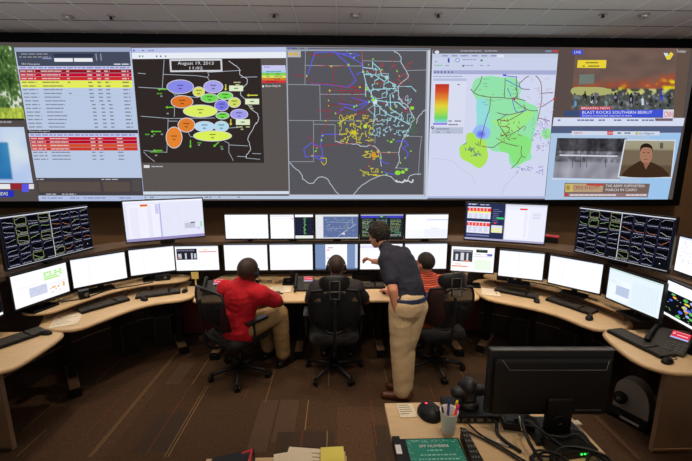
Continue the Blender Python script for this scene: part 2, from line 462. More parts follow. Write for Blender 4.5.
# ---- table window, homography-free: linear mapping of the slanted sides
def tq(px, py):   # px,py as in the flattened coordinates of a 0..1 window
    pass
cv = wallcanvas(WG); base(cv)
def T(u, v):      # window corners TL(14,47.5) TR(131,48) BR(144.5,201) BL(40,200.5)
    xl = 14 + 26 * v; xr = 131 + 13.5 * v; return (xl + (xr - xl) * u, 47.5 + 153.3 * v)
def tr(u0, v0, u1, v1, col): cv.poly([T(u0, v0), T(u1, v0), T(u1, v1), T(u0, v1)], col)
def twords(u0, u1, v, h, col, lo=.02, hi=.06, gap=.01, den=1):
    cv.up(); c = cv._col(col); x = u0
    while x < u1:
        w = min(rnd.uniform(lo, hi), u1 - x)
        if rnd.random() < den: cv.raw([wpx(*T(x, v)), wpx(*T(x + w, v)), wpx(*T(x + w, v + h)), wpx(*T(x, v + h))], [c] * 4)
        x += w + gap
tr(0, 0, 1, 1, (190, 205, 232)); tr(0, 0, 1, .028, (160, 172, 202)); tr(.01, .028, .985, .122, (70, 78, 96))
tr(.33, .042, .67, .062, (48, 54, 80)); tr(.33, .07, .49, .093, (240, 242, 248)); tr(.5, .07, .66, .093, (240, 242, 248))
twords(.05, .28, .04, .005, (170, 172, 184)); twords(.03, .3, .06, .005, (170, 172, 184)); tr(.23, .07, .31, .075, (150, 170, 240)); tr(.0, .122, 1, .13, (205, 210, 225))
tr(.69, .04, .7, .085, (150, 152, 164)); tr(.73, .04, .74, .085, (150, 152, 164))
cv.text('TFC Flowgates', *T(.04, .103), *T(.2, .116), (225, 228, 235)); twords(.84, .98, .105, .009, (205, 208, 218))
tr(.01, .122, .985, .142, (205, 210, 240)); twords(.02, .97, .128, .008, (130, 130, 200))
rows = [(150, 22, 36), (196, 14, 48), (208, 44, 40), (236, 244, 80), (236, 244, 80)]
v = .143; dv = .0243
for i in range(16):
    if i < 5: tr(.01, v, .985, v + dv * .93, rows[i])
    elif i == 6: tr(.01, v + dv * .95, .985, v + dv, (150, 205, 190))
    tc = (232, 200, 200) if i < 3 else ((130, 132, 70) if i < 5 else (128, 134, 152))
    twords(.02, .15, v + .008, .007, tc, .04, .06); twords(.2, .38 - .012 * (i % 4), v + .008, .007, tc, .03, .07, .004)
    if i < 4 or i == 6: twords(.42, .45, v + .008, .007, tc, .02, .03)
    for u in (.6, .68, .75): twords(u + .012 * (i > 8), u + .045, v + .008, .008, tc, .03, .045)
    twords(.9, .96, v + .008, .008, tc, .03, .06)
    v += dv
tr(0, .538, 1, .56, (48, 50, 56)); cv.text('External Flowgates', *T(.02, .542), *T(.2, .555), (220, 220, 225))
tr(.01, .56, .985, .582, (205, 210, 240)); twords(.02, .97, .567, .008, (130, 130, 200))
v = .584
for i, c in enumerate([(196, 16, 44), (190, 14, 44), (214, 78, 40), (204, 60, 38), None, None, None]):
    if c: tr(.01, v, .985, v + .021, c)
    tc = (236, 200, 200) if c else (128, 134, 152)
    twords(.02, .15, v + .007, .007, tc, .04, .06); twords(.19, .36, v + .007, .007, tc, .03, .07, .004)
    for u in (.56, .63): twords(u, u + .045, v + .007, .007, tc, .03, .045)
    twords(.8, .86, v + .007, .007, tc, .05, .06); v += .0224
tr(0, .85, 1, .965, (72, 68, 72)); tr(.02, .875, .6, .94, (92, 80, 74)); tr(.63, .875, .88, .94, (92, 80, 74)); tr(.9, .86, .985, .94, (82, 78, 78))
twords(.01, .08, .857, .006, (190, 190, 195)); twords(.62, .78, .857, .006, (190, 190, 195)); twords(.03, .36, .953, .006, (190, 190, 195), den=.8)
tr(0, .967, 1, 1, (185, 198, 232)); twords(.03, .9, .978, .006, (120, 130, 165), den=.6)
wpart(cv, 'flow_table_window')

# ---- ellipse map window
cv = wallcanvas(WG); base(cv)
def quad(a, b, c, d, col): cv.poly([a, b, c, d], col)
quad((131.5, 48), (286, 47), (289, 196), (143.5, 196), (92, 86, 84))
quad((131.5, 48), (286, 47), (286.2, 52), (131.8, 53), (190, 200, 235)); quad((131.8, 53), (286.2, 52), (286.4, 58), (132.2, 59), (238, 242, 250))
cv.ell(134, 50.5, 1, 1, (90, 100, 210)); words(cv, 138, 156, 50, 1.2, (130, 140, 180), rnd, .6, 2, 4)
for x, c in ((139, (60, 110, 180)), (142, (80, 160, 80)), (156, (90, 90, 190)), (160, (90, 90, 190)), (165, (60, 140, 90))): cv.rect(x, 55.5, x + 1.5, 57, c)
def a1(x, y): return (130 + x / 4.325, 45 + y / 4.325)
def a2(x, y): return (130 + x / 4.325, 120 + y / 4.325)
cv.poly([a1(10, 62), a1(565, 58), a2(580, 185), a2(52, 185)], (50, 42, 40))
cv.poly([a1(570, 88), a1(672, 88), a1(674, 118), a1(571, 118)], (205, 205, 245))
for k, c in enumerate([(170, 215, 240), (130, 220, 90), (225, 240, 110), (225, 130, 50), (225, 50, 60)]):
    y = 110 + k * 11; cv.poly([a1(570, y), a1(674, y), a1(675, y + 10), a1(571, y + 10)], c); words(cv, a1(590, 0)[0], a1(660, 0)[0], a1(0, y + 3)[1], .8, tuple(int(q * .6) for q in c), rnd, .5, 2, 4)
words(cv, a1(580, 0)[0], a1(660, 0)[0], a1(0, 94)[1], .9, (140, 140, 210), rnd, .5, 2, 4)
cv.rect(*a1(572, 175), *a1(580, 183), (235, 235, 235)); cv.text('Show Only N', *a1(586, 172), *a1(650, 185), (235, 235, 238))
g = (175, 186, 198); W = .015
for P in [[a1(148, 65), a1(140, 190)], [a1(143, 127), a1(290, 133), a1(335, 140), a1(345, 155)], [a1(340, 118), a1(480, 110)], [a1(336, 118), a1(342, 130), a1(335, 140)],
          [a1(35, 122), a1(68, 125)], [a1(38, 183), a1(165, 190), a1(195, 215), a1(192, 310)], [a1(48, 308), a1(170, 318), a1(368, 316)], [a1(165, 318), a2(165, 5), a2(160, 140)],
          [a2(165, 5), a2(205, 5)], [a2(60, 132), a2(160, 140)], [a2(60, 138), a2(75, 155), a2(107, 180)], [a1(480, 140), a1(550, 138)],
          [a1(400, 318), a1(400, 300)], [a2(430, 108), a2(510, 112)], [a2(410, 92), a2(428, 100), a2(428, 140), a2(447, 175)],
          [a2(250, 50), a2(262, 72), a2(300, 75)], [a2(425, 35), a2(470, 32)], [a2(395, 0), a2(400, 20)], [a2(503, 165), a2(562, 170)], [a2(465, 157), a2(502, 159)], [a2(530, 145), a2(566, 146)],
          [a1(195, 215), a1(290, 228), a1(310, 220)], [a1(420, 228), a1(380, 225)]]:
    cv.line(P, W, g)
river = [a1(430, 70), a1(448, 84), a1(470, 100), a1(478, 130), a1(505, 145), a1(508, 165), a1(488, 185), a1(480, 215), a1(500, 235), a1(515, 265), a1(535, 285), a1(552, 300), a1(556, 318), a1(548, 340), a2(545, 12), a2(530, 40), a2(512, 75), a2(515, 100), a2(522, 125), a2(506, 150), a2(503, 165)]
cv.line([(p[0] + rnd.uniform(-.5, .5), p[1]) for p in catmull([(*p, 0) for p in river], 4)][:], W * 1.3, (215, 220, 228)) if False else cv.line([(p.x + rnd.uniform(-.5, .5), p.y) for p in catmull([(*p, 0) for p in river], 4)], W * 1.1, (205, 210, 220))
cv.line([a1(175, 66), a1(395, 64), a1(397, 112), a1(178, 114)], .045, (215, 218, 225), closed=True)
cv.text('August 19, 2013', *a1(207, 72), *a1(362, 90), (225, 228, 235)); cv.text('11:02', *a1(258, 94), *a1(315, 106), (225, 228, 235))
E = [(a1, 218, 181, 57, 29, (140, 140, 238)), (a1, 298, 203, 25, 21, (222, 228, 100)), (a1, 361, 181, 41, 26, (170, 165, 240)), (a1, 226, 246, 47, 26, (224, 120, 40)), (a1, 345, 230, 37, 18, (115, 220, 80)),
     (a1, 412, 220, 33, 16, (115, 225, 80)), (a1, 397, 262, 29, 23, (125, 125, 235)), (a1, 452, 249, 26, 21, (215, 228, 100)), (a1, 305, 286, 73, 26, (225, 244, 100)), (a1, 401, 306, 28, 14, (115, 220, 80)),
     (a1, 473, 300, 37, 21, (165, 160, 240)), (a2, 245, 22, 36, 30, (228, 130, 50)), (a2, 323, 28, 43, 21, (185, 222, 246)), (a2, 396, 28, 31, 22, (180, 222, 240)), (a2, 358, 69, 82, 22, (222, 245, 90)), (a2, 192, 76, 34, 45, (235, 135, 50))]
for fn, x, y, rx, ry, c in E:
    p = fn(x, y); cv.ell(p[0], p[1], (rx + 2) / 4.325, (ry + 2) / 4.325, (215, 215, 225)); cv.ell(p[0], p[1], (rx - 1) / 4.325, (ry - 1) / 4.325, c)
    d = tuple(int(q * .62) for q in c); cv.rects([(p[0] - 3, p[1] - 2, p[0] + 3, p[1] - .9), (p[0] - 1.5, p[1] + 1.2, p[0] + 1.5, p[1] + 2.4)], d)
for fn, x, y, w, h in [(a1, 460, 188, 30, 12), (a1, 529, 245, 30, 12), (a1, 489, 334, 30, 12)]:
    p = fn(x, y); cv.rect(p[0] - w / 4.3, p[1] - h / 4.3, p[0] + w / 4.3, p[1] + h / 4.3, (228, 240, 205)); cv.rect(p[0] - 2, p[1] - .6, p[0] + 2, p[1] + .6, (120, 140, 110))
for fn, x0, x1, y in [(a1, 432, 486, 160), (a1, 445, 475, 170), (a1, 515, 550, 262), (a1, 520, 545, 272), (a2, 460, 530, 28), (a2, 480, 505, 38)]:
    words(cv, fn(x0, 0)[0], fn(x1, 0)[0], fn(0, y)[1], 1.1, (190, 195, 150), rnd, .4, 2, 4)
def arrow(p, d, L, col, w=.03):
    q = (p[0] + d[0] * L, p[1] + d[1] * L); cv.line([p, q], w, col)
    n = (-d[1], d[0]); cv.poly([(q[0] + d[0] * 2.2, q[1] + d[1] * 2.2), (q[0] + n[0] * 1.5, q[1] + n[1] * 1.5), (q[0] - n[0] * 1.5, q[1] - n[1] * 1.5)], col)
yel = (215, 215, 80); grn = (110, 200, 60)
arrow(a1(415, 172), (0, 1), 4, yel); arrow(a1(552, 218), (-1, 0), 8.5, yel); arrow(a1(437, 322), (0, 1), 4, yel)
arrow(a1(165, 192), (-1, 0), 8, grn); arrow(a1(190, 270), (-1, 0), 6, grn); arrow(a2(135, 50), (-1, 0), 8, grn); arrow(a2(140, 132), (-1, 0), 7, grn); arrow(a2(263, 88), (0, 1), 5.5, grn); arrow(a2(385, 96), (-.75, .66), 5, grn)
for fn, x0, x1, y in [(a1, 118, 155, 208), (a1, 148, 180, 283), (a2, 67, 128, 60), (a2, 90, 145, 136), (a2, 280, 320, 96), (a2, 380, 420, 113)]:
    words(cv, fn(x0, 0)[0], fn(x1, 0)[0], fn(0, y)[1], 1.3, (85, 160, 55), rnd, .4, 2, 5)
for fn, x, y in [(a1, 138, 222), (a1, 165, 297), (a2, 98, 70), (a2, 115, 153), (a2, 300, 108), (a2, 400, 125), (a2, 140, 62)]:
    p = fn(x, y); cv.rect(p[0] - 1, p[1] - .7, p[0] + 1, p[1] + .7, (150, 155, 165))
cv.rect(*a2(62, 195), *a2(87, 207), (225, 225, 230)); words(cv, a2(95, 0)[0], a2(170, 0)[0], a2(0, 199)[1], 1, (190, 190, 195), rnd, .4, 2, 4)
quad((143, 191.5), (289, 191), (289, 194), (143.3, 194.5), (215, 225, 240)); quad((143.5, 195.5), (427, 196), (427, 199), (144, 199), (190, 205, 228)); cv.line([(286.5, 48), (289.5, 196)], .03, (170, 175, 190)); words(cv, 145, 280, 196.6, 1, (120, 130, 150), rnd, 1, 1.5, 4, .25)
wpart(cv, 'regional_ellipse_map_window')

# ---- transmission map window
cv = wallcanvas(WG); base(cv)
def b1(x, y): return (280 + x / 4.325, 40 + y / 4.325)
def b2(x, y): return (280 + x / 4.325, 120 + y / 4.325)
cv.poly([(287, 47), (430.5, 48.5), (427.3, 199), (289.5, 197)], (165, 172, 188)); cv.poly([(287.3, 51), (426.5, 51), (423.5, 194.5), (289.8, 194.5)], (88, 88, 94))
cv.poly([(287.2, 47.5), (430, 48.8), (430, 50), (287.2, 49.5)], (100, 104, 116)); cv.poly([(428, 50), (430.3, 50), (427.2, 198), (425.3, 198)], (205, 212, 226)); cv.poly([(289.5, 194.8), (424, 194.8), (424, 197.5), (289.6, 197.3)], (195, 200, 212))
cv.rect(*b1(33, 48), *b1(90, 75), (180, 184, 190)); cv.ell(*b1(45, 61), 1.7, 1.7, (230, 180, 60)); cv.rect(*b1(58, 54), *b1(76, 68), (215, 180, 80)); cv.ell(*b1(45, 35), 1.5, 1, (110, 120, 200)); words(cv, b1(62, 0)[0], b1(130, 0)[0], b1(0, 34)[1], .9, (150, 150, 170), rnd, .4, 2, 4)
gr = (150, 154, 164)
def jag(pts, amt=.5, n=5):
    return [(p.x + rnd.uniform(-amt, amt), p.y + rnd.uniform(-amt, amt)) for p in catmull([(*p, 0) for p in pts], n)]
for P in [[b1(110, 48), b1(108, 192)], [b1(35, 192), b1(172, 195), b1(175, 348)], [b1(108, 110), b1(355, 113)], [b1(355, 48), b1(358, 130)], [b1(175, 235), b1(370, 235)], [b1(35, 348), b1(365, 350)], [b1(145, 348), b2(145, 180), b2(40, 180)], [b1(360, 90), b1(522, 93)],
          [b1(552, 132), b1(630, 130)], [b2(145, 18), b2(238, 20), b2(238, 92)], [b2(425, 140), b2(515, 140)], [b2(545, 70), b2(615, 72)], [b2(612, 75), b2(605, 130), b2(598, 235)], [b2(500, 207), b2(555, 210)], [b2(410, 100), b2(412, 60)], [b1(370, 235), b1(372, 180)]]:
    cv.line(P, .02, gr)
for P in [[b1(492, 48), b1(520, 70), b1(525, 100), b1(550, 140), b1(550, 165), b1(520, 190), b1(512, 225), b1(520, 260), b1(550, 285), b1(565, 310), b1(580, 340), b2(570, 10), b2(555, 45), b2(530, 90), b2(515, 140), b2(515, 180), b2(500, 207)],
          [b2(40, 185), b2(90, 230), b2(100, 255), b2(138, 275), b2(165, 250), b2(200, 252), b2(228, 290), b2(255, 322)], [b2(320, 322), b2(345, 290), b2(400, 255), b2(440, 240), b2(480, 245), b2(500, 265), b2(540, 268), b2(560, 245), b2(575, 235), b2(610, 235)],
          [b2(240, 92), b2(270, 100), b2(330, 105), b2(360, 115), b2(400, 112), b2(430, 140), b2(438, 200)], [b1(630, 300), b1(600, 330), b1(590, 360)]]:
    cv.line(jag(P), .022, (190, 200, 210))
cv.line(jag([b2(500, 262), b2(520, 270), b2(545, 262), b2(570, 270), b2(575, 255)], 1.2), .028, (225, 232, 238))
blue = (100, 95, 220); red = (165, 45, 60)
for P in [[b1(150, 55), b1(235, 52), b1(290, 100), b1(328, 175), b1(295, 205), b1(200, 192), b1(135, 188)], [b1(118, 155), b1(150, 58)], [b1(235, 52), b1(300, 72), b1(350, 100), b1(358, 130)], [b1(250, 60), b1(330, 60)], [b1(330, 150), b1(360, 135)], [b1(290, 50), b1(310, 75), b1(345, 65)],
          [b1(255, 275), b1(330, 285), b1(395, 262)], [b1(248, 318), b1(280, 290), b1(330, 305), b1(395, 265)], [b1(310, 250), b1(390, 270)],
          [b2(110, 155), b2(103, 125), b2(135, 100), b2(180, 118), b2(185, 158), b2(140, 155), b2(108, 160)], [b2(180, 60), b2(175, 118)], [b2(190, 62), b2(262, 62)], [b2(140, 155), b2(180, 175)], [b2(185, 158), b2(188, 180)],
          [b2(500, 92), b2(540, 90), b2(555, 110), b2(530, 120), b2(555, 145), b2(545, 165)], [b2(430, 170), b2(450, 185), b2(470, 190)], [b2(450, 225), b2(490, 235), b2(520, 230)]]:
    cv.line(P, .028, blue)
for P in [[b1(60, 150), b1(115, 160), b1(135, 188)], [b1(160, 115), b1(225, 118), b1(228, 190)], [b1(225, 118), b1(290, 110)], [b1(140, 188), b1(220, 193), b1(300, 208), b1(370, 200)], [b1(210, 215), b1(370, 222)], [b1(155, 305), b1(230, 308)], [b1(210, 215), b1(208, 348), b2(175, 60)], [b1(265, 195), b1(260, 300), b1(240, 318)],
          [b1(300, 190), b1(345, 235), b1(330, 280)], [b1(330, 325), b1(395, 300), b1(405, 270)], [b1(478, 75), b1(505, 135), b1(515, 165)], [b1(355, 48), b1(360, 105)], [b1(365, 130), b1(415, 140), b1(440, 130)], [b1(415, 185), b1(445, 180)], [b1(480, 175), b1(520, 195)], [b1(545, 260), b1(570, 290), b1(530, 300)],
          [b2(120, 70), b2(145, 100), b2(150, 125)], [b2(150, 115), b2(250, 105), b2(320, 100)], [b2(125, 155), b2(160, 150)], [b2(380, 100), b2(410, 125), b2(405, 160), b2(385, 195), b2(370, 210)], [b2(420, 140), b2(500, 145)], [b1(120, 60), b1(180, 70)], [b1(228, 60), b1(200, 75)]]:
    cv.line(jag(P, .35, 3), .018, red)
for k in range(34):
    x = rnd.uniform(190, 370); y = rnd.uniform(200, 345); cv.line([b1(x, y), b1(x + rnd.uniform(-40, 50), y + rnd.uniform(-12, 12))], .014, (135, 40, 52))
for k in range(25):
    x = rnd.uniform(395, 560); y = rnd.uniform(100, 345); cv.line([b1(x, y), b1(x + rnd.uniform(-25, 25), y + rnd.uniform(-25, 25))], .018, (190, 60, 70))
cyan = (165, 215, 225)
nodes = [b1(rnd.gauss(480, 50), rnd.uniform(200, 360)) for _ in range(120)] + [b1(rnd.uniform(365, 500), rnd.uniform(120, 230)) for _ in range(34)] + [b2(rnd.uniform(385, 560), rnd.uniform(0, 72)) for _ in range(110)]
nodes = [p for p in nodes if 360 < p[0] < 421]
cv.up(); cc = cv._col(cyan)
for i, p in enumerate(nodes):
    near = sorted(nodes, key=lambda q: (q[0] - p[0]) ** 2 + (q[1] - p[1]) ** 2)[1:3]
    for q in near:
        if rnd.random() < .5: m = (q[0], p[1])
        else: m = (p[0], q[1])
        if rnd.random() < .5: cv.seg(p, m, .013, cc); cv.seg(m, q, .013, cc)
        else: cv.seg(p, q, .013, cc)
for P in [[b1(358, 130), b1(372, 190), b1(405, 255), b1(410, 300), b1(405, 360)], [b1(360, 120), b1(400, 125), b1(400, 95)], [b1(365, 150), b1(410, 152), b1(450, 180), b1(470, 165), b1(440, 155), b1(430, 125), b1(400, 100)], [b1(470, 180), b1(500, 195), b1(490, 215)],
          [b1(410, 260), b1(470, 270), b1(510, 270), b1(545, 300)], [b1(410, 270), b1(460, 320), b1(520, 345), b2(560, 20)], [b1(475, 235), b1(478, 300), b1(530, 330)], [b1(370, 245), b1(370, 190)], [b1(400, 215), b1(500, 210)]]:
    cv.line(P, .025, cyan)
cv.ell(*b1(410, 268), 2.4, 2.6, (205, 230, 235)); cv.ell(*b1(460, 162), 1.8, 1.8, (170, 215, 225))
ye = (214, 200, 50)
nodes = [b2(rnd.uniform(255, 405), rnd.uniform(-22, 102)) for _ in range(150)] + [b2(rnd.gauss(320, 15), rnd.gauss(55, 12)) for _ in range(30)] + [b2(rnd.uniform(355, 430), rnd.uniform(208, 242)) for _ in range(24)] + [b2(rnd.uniform(365, 432), rnd.uniform(125, 172)) for _ in range(16)]
cv.up(); cc = cv._col(ye)
for p in nodes:
    near = sorted(nodes, key=lambda q: (q[0] - p[0]) ** 2 + (q[1] - p[1]) ** 2)[1:3]
    for q in near:
        if rnd.random() < .45: cv.seg(p, (q[0], p[1]), .014, cc); cv.seg((q[0], p[1]), q, .014, cc)
        else: cv.seg(p, q, .014, cc)
for P in [[b2(175, 165), b2(200, 165), b2(200, 185), b2(190, 195), b2(178, 180)], [b2(355, 155), b2(385, 145), b2(430, 160)], [b1(250, 360), b1(280, 345), b1(330, 320)], [b2(345, 215), b2(380, 235), b2(440, 240)]]: cv.line(P, .02, ye)
cv.ell(*b2(320, 55), 2.6, 2.2, ye); cv.ell(*b2(368, 28), 1.9, 2, (190, 225, 70)); cv.ell(*b2(405, 150), 2.2, 3, (222, 150, 50))
gn = (150, 225, 60); G = [b1(115, 157), b1(222, 115), b1(296, 108), b1(290, 48), b1(305, 60), b1(320, 78), b1(360, 140), b1(383, 108), b1(402, 84), b1(345, 205), b1(375, 215), b1(420, 190), b1(440, 130), b1(460, 165), b1(215, 220), b1(210, 262), b1(210, 285), b1(240, 318), b1(320, 290), b1(385, 268), b1(330, 285), b1(480, 300), b1(500, 290), b1(505, 136), b1(515, 157), b1(198, 350),
    b2(185, 68), b2(180, 88), b2(160, 122), b2(155, 135), b2(140, 155), b2(465, 90), b2(490, 85), b2(470, 140), b2(520, 185), b2(540, 165), b2(565, 135), b2(550, 70), b2(395, 135), b2(440, 225), b2(385, 200), b2(460, 235), b2(435, 165), b1(260, 362), b1(395, 245)]
for p in G: cv.ell(p[0], p[1], rnd.uniform(.5, 1.1), rnd.uniform(.5, 1.2), gn, 8)
for p, r in [(b1(570, 295), 2.2), (b1(402, 260), 2.0), (b1(360, 140), 1.4), (b1(374, 210), 1.5), (b2(508, 228), 3), (b2(530, 225), 2.2), (b2(545, 215), 1.6), (b2(480, 95), 1.5)]: cv.ell(p[0], p[1], r, r * .8, gn, 7)
for k in range(20):
    x = rnd.uniform(555, 600); y = rnd.uniform(0, 60); cv.line([b2(x, y), b2(x + rnd.uniform(4, 20), y - rnd.uniform(2, 14))], .012, (70, 125, 70))
wpart(cv, 'transmission_line_map_window')

# ---- contour map window
cv = wallcanvas(WG); base(cv)
def d1(x, y): return (420 + x / 4.943, 40 + y / 4.943)
def d2(x, y): return (420 + x / 4.943, 120 + y / 4.943)
cv.poly([d1(62, 45), d1(685, 48), d2(615, 388), d2(35, 385)], (214, 220, 244))
cv.poly([d1(62, 45), d1(685, 48), d1(683, 68), d1(63, 68)], (96, 94, 100)); cv.ell(*d1(84, 60), 2.2, 1.6, (225, 230, 245))
words(cv, d1(200, 0)[0], d1(470, 0)[0], d1(0, 52)[1], .9, (170, 172, 180), rnd, .5, 2, 5); cv.rect(*d1(655, 51), *d1(684, 60), (205, 60, 60)); cv.rect(*d1(620, 51), *d1(650, 60), (130, 140, 170))
cv.poly([d1(64, 70), d1(682, 70), d1(680, 88), d1(64, 88)], (200, 208, 232)); cv.rect(*d1(378, 72), *d1(415, 86), (228, 232, 246)); words(cv, d1(110, 0)[0], d1(470, 0)[0], d1(0, 76)[1], 1, (130, 135, 190), rnd, 3.5, 4, 8)
cv.poly([d1(64, 88), d1(680, 88), d1(674, 150), d1(66, 150)], (206, 214, 240)); cv.poly([d1(66, 150), d1(674, 150), d1(670, 172), d1(66, 168)], (170, 176, 215))
cv.rect(*d1(137, 90), *d1(146, 112), (60, 80, 170)); cv.ell(*d1(185, 100), 2.2, 2.2, (120, 140, 200)); cv.ell(*d1(185, 100), 1.5, 1.5, (220, 226, 240)); cv.ell(*d1(304, 101), 1.2, 1, (50, 130, 90)); cv.rect(*d1(209, 124), *d1(217, 132), (110, 60, 70))
for x0, x1, y in [(72, 108, 124), (210, 290, 95), (218, 290, 124), (296, 356, 124), (310, 325, 100), (170, 195, 124), (125, 155, 124), (72, 105, 105)]: words(cv, d1(x0, 0)[0], d1(x1, 0)[0], d1(0, y)[1], .9, (150, 155, 190), rnd, .5, 2, 4)
cv.rect(*d1(70, 123), *d1(112, 128), (150, 205, 160))
for x in (70, 85, 102, 120, 138, 155): cv.rect(*d1(x, 155), *d1(x + 7, 163), (90, 95, 150))
words(cv, d1(66, 0)[0], d1(210, 0)[0], d1(0, 178)[1], .8, (150, 155, 190), rnd, .5, 2, 5)
cv.poly([d1(66, 190), d1(230, 190), d2(216, 70), d2(52, 70)], (222, 226, 246)); cv.poly([d1(66, 190), d1(230, 190), d1(229, 203), d1(66, 203)], (185, 195, 225)); cv.poly([d2(58, 36), d2(214, 36), d2(212, 68), d2(56, 68)], (186, 196, 220))
stops = [(218, (190, 50, 40)), (255, (215, 80, 45)), (290, (228, 140, 50)), (325, (230, 215, 60)), (360, (170, 225, 80)), (385, (110, 215, 110)), (402, (130, 225, 200)), (408, (120, 190, 235))]
for (ya, ca), (yb, cb) in zip(stops, stops[1:]):
    xa = 75 - (ya - 218) * .03; xb = 75 - (yb - 218) * .03
    cv.grad([d1(xa, ya), d1(144 - (ya - 218) * .05, ya), d1(144 - (yb - 218) * .05, yb), d1(xb, yb)], [ca, ca, cb, cb])
cv.rect(*d1(64, 411), *d1(134, 419), (130, 120, 225))
for y, x0 in ((218, 152), (398, 140), (416, 140)): words(cv, d1(x0, 0)[0], d1(x0 + 68, 0)[0], d1(0, y)[1], 1.1, (110, 110, 130), rnd, .3, 2, 4)
cv.line([(p[0], p[1]) for p in [(432.5 + 1.2 * math.cos(t), 127.5 + 1.2 * math.sin(t)) for t in [k * PI / 5 for k in range(10)]]], .02, (70, 75, 90), closed=True)
words(cv, d2(80, 0)[0], d2(150, 0)[0], d2(0, 42)[1], 1, (130, 130, 150), rnd, .3, 2, 4); words(cv, d2(80, 0)[0], d2(150, 0)[0], d2(0, 58)[1], 1, (150, 150, 165), rnd, .3, 2, 4)
def blob2(pts, col, n=5): cv.poly([(p.x, p.y) for p in catmull([(*p, 0) for p in pts], n, True)], col)
blob2([d1(268, 200), d1(300, 185), d1(345, 178), d1(400, 185), d1(470, 190), d1(500, 240), d1(490, 280), d1(530, 310), d1(575, 330), d1(585, 370), d1(570, 430), d2(560, 80), d2(545, 150), d2(550, 190), d2(500, 215), d2(465, 238), d2(440, 205), d2(435, 165), d2(400, 158), d2(345, 145), d2(290, 60), d2(285, 20), d1(290, 350), d1(280, 300), d1(255, 250)], (150, 232, 175))
blob2([d1(280, 300), d1(330, 300), d1(345, 400), d2(345, 60), d2(300, 95), d2(272, 60), d2(280, 0)], (150, 225, 225))
blob2([d2(275, 35), d2(305, 22), d2(345, 50), d2(340, 85), d2(305, 95), d2(268, 80), d2(258, 60)], (150, 190, 246))
for k_ in range(6): cv.ell(d2(300, 70)[0], d2(300, 70)[1], 5.2 - k_ * .8, 4.4 - k_ * .7, (140 - 9 * k_, 170 - 12 * k_, 246 - k_), 20)
blob2([d2(228, 75), d2(262, 64), d2(285, 92), d2(315, 98), d2(330, 140), d2(300, 170), d2(240, 150)], (172, 230, 96))
blob2([d2(232, 70), d2(262, 64), d2(280, 90), d2(315, 98), d2(330, 140), d2(335, 180), d2(322, 215), d2(290, 238), d2(245, 212), d2(205, 190), d2(195, 160), d2(198, 130), d2(232, 105)], (178, 232, 90))
blob2([d1(355, 400), d1(430, 380), d1(500, 350), d1(560, 360), d2(500, 40), d2(440, 60), d2(370, 20)], (160, 238, 140))
blob2([d2(400, 60), d2(440, 55), d2(540, 90), d2(545, 150), d2(500, 215), d2(460, 210), d2(440, 170), d2(390, 140)], (140, 232, 130))
blob2([d2(600, 65), d2(612, 48), d2(640, 45), d2(640, 90), d2(612, 92)], (150, 235, 150))
rb = (110, 70, 80)
for P in [[d1(250, 242), d1(290, 275), d1(400, 285), d1(455, 290), d1(480, 270), d1(470, 235)], [d1(305, 178), d1(295, 215), d1(268, 255)], [d1(350, 285), d1(340, 350), d1(325, 395), d2(305, 80), d2(295, 130)], [d1(420, 190), d1(415, 285)], [d1(475, 180), d1(480, 290)], [d1(535, 178), d1(490, 215), d1(500, 240), d1(540, 245)],
          [d1(570, 178), d1(595, 210), d1(600, 290), d1(590, 350), d1(580, 400)], [d1(520, 300), d1(460, 290), d1(500, 330), d1(545, 350), d1(580, 350)], [d1(510, 320), d1(515, 350), d1(430, 400), d2(380, 0), d2(425, 80)], [d1(380, 360), d1(440, 370), d1(515, 350)], [d1(600, 265), d1(655, 260)], [d1(655, 295), d1(600, 330)], [d1(580, 385), d1(640, 400)], [d1(380, 400), d1(430, 365)],
          [d2(305, 130), d2(360, 135), d2(400, 110), d2(440, 120), d2(485, 130)], [d2(425, 80), d2(470, 60), d2(510, 30)], [d2(400, 30), d2(440, 40), d2(425, 80), d2(445, 100)], [d2(500, 130), d2(500, 175), d2(520, 185)], [d2(480, 210), d2(500, 180)], [d2(450, 238), d2(480, 212)]]:
    cv.line(jag(P, .25, 3), .02, rb)
for k in range(26):
    x = rnd.uniform(390, 520); y = rnd.uniform(0, 100); cv.line([d2(x, y), d2(x + rnd.uniform(-22, 22), y + rnd.uniform(-18, 18))], .018, (140, 85, 60))
for k in range(20):
    x = rnd.uniform(300, 500); y = rnd.uniform(190, 340); cv.line([d1(x, y), d1(x + rnd.choice((-1, 1)) * rnd.uniform(8, 35), y)], .012, (110, 150, 140))
for k in range(22):
    x = rnd.uniform(225, 305); y = rnd.uniform(110, 180); cv.line([d2(x, y), d2(x + rnd.uniform(-20, 20), y + rnd.uniform(-15, 15))], .02, rnd.choice([(90, 110, 90), (100, 100, 180)]))
for k in range(70):
    x = rnd.uniform(555, 632); y = rnd.uniform(0, 150); cv.line([d2(x, y), d2(x + rnd.uniform(-14, 14), y + rnd.uniform(-14, 14))], .012, rnd.choice([(160, 120, 190), (120, 110, 210), (170, 140, 160)]))
for k in range(30):
    x = rnd.uniform(470, 615); y = rnd.uniform(225, 268); cv.line([d2(x, y), d2(x + rnd.uniform(-12, 12), y + rnd.uniform(-10, 10))], .014, rnd.choice([(90, 80, 200), (120, 90, 190), (150, 110, 170)]))
for k in range(26):
    x = rnd.uniform(540, 660); y = rnd.uniform(190, 440); cv.line([d1(x, y), d1(x + rnd.uniform(-25, 25), y + rnd.uniform(-20, 20))], .012, (190, 165, 185))
for P in [[d1(420, 200), d1(450, 215), d1(495, 240)], [d1(430, 240), d1(445, 280)], [d1(450, 290), d1(470, 355), d1(520, 350)], [d1(410, 178), d1(475, 185)]]: cv.line(jag(P, .3, 3), .02, (90, 85, 210))
cv.line(jag([d2(270, 320), d2(250, 275), d2(200, 240), d2(150, 200), d2(60, 190)], .3), .012, (190, 196, 222)); cv.line(jag([d2(400, 370), d2(420, 320), d2(470, 270)], .5), .015, (185, 192, 222))
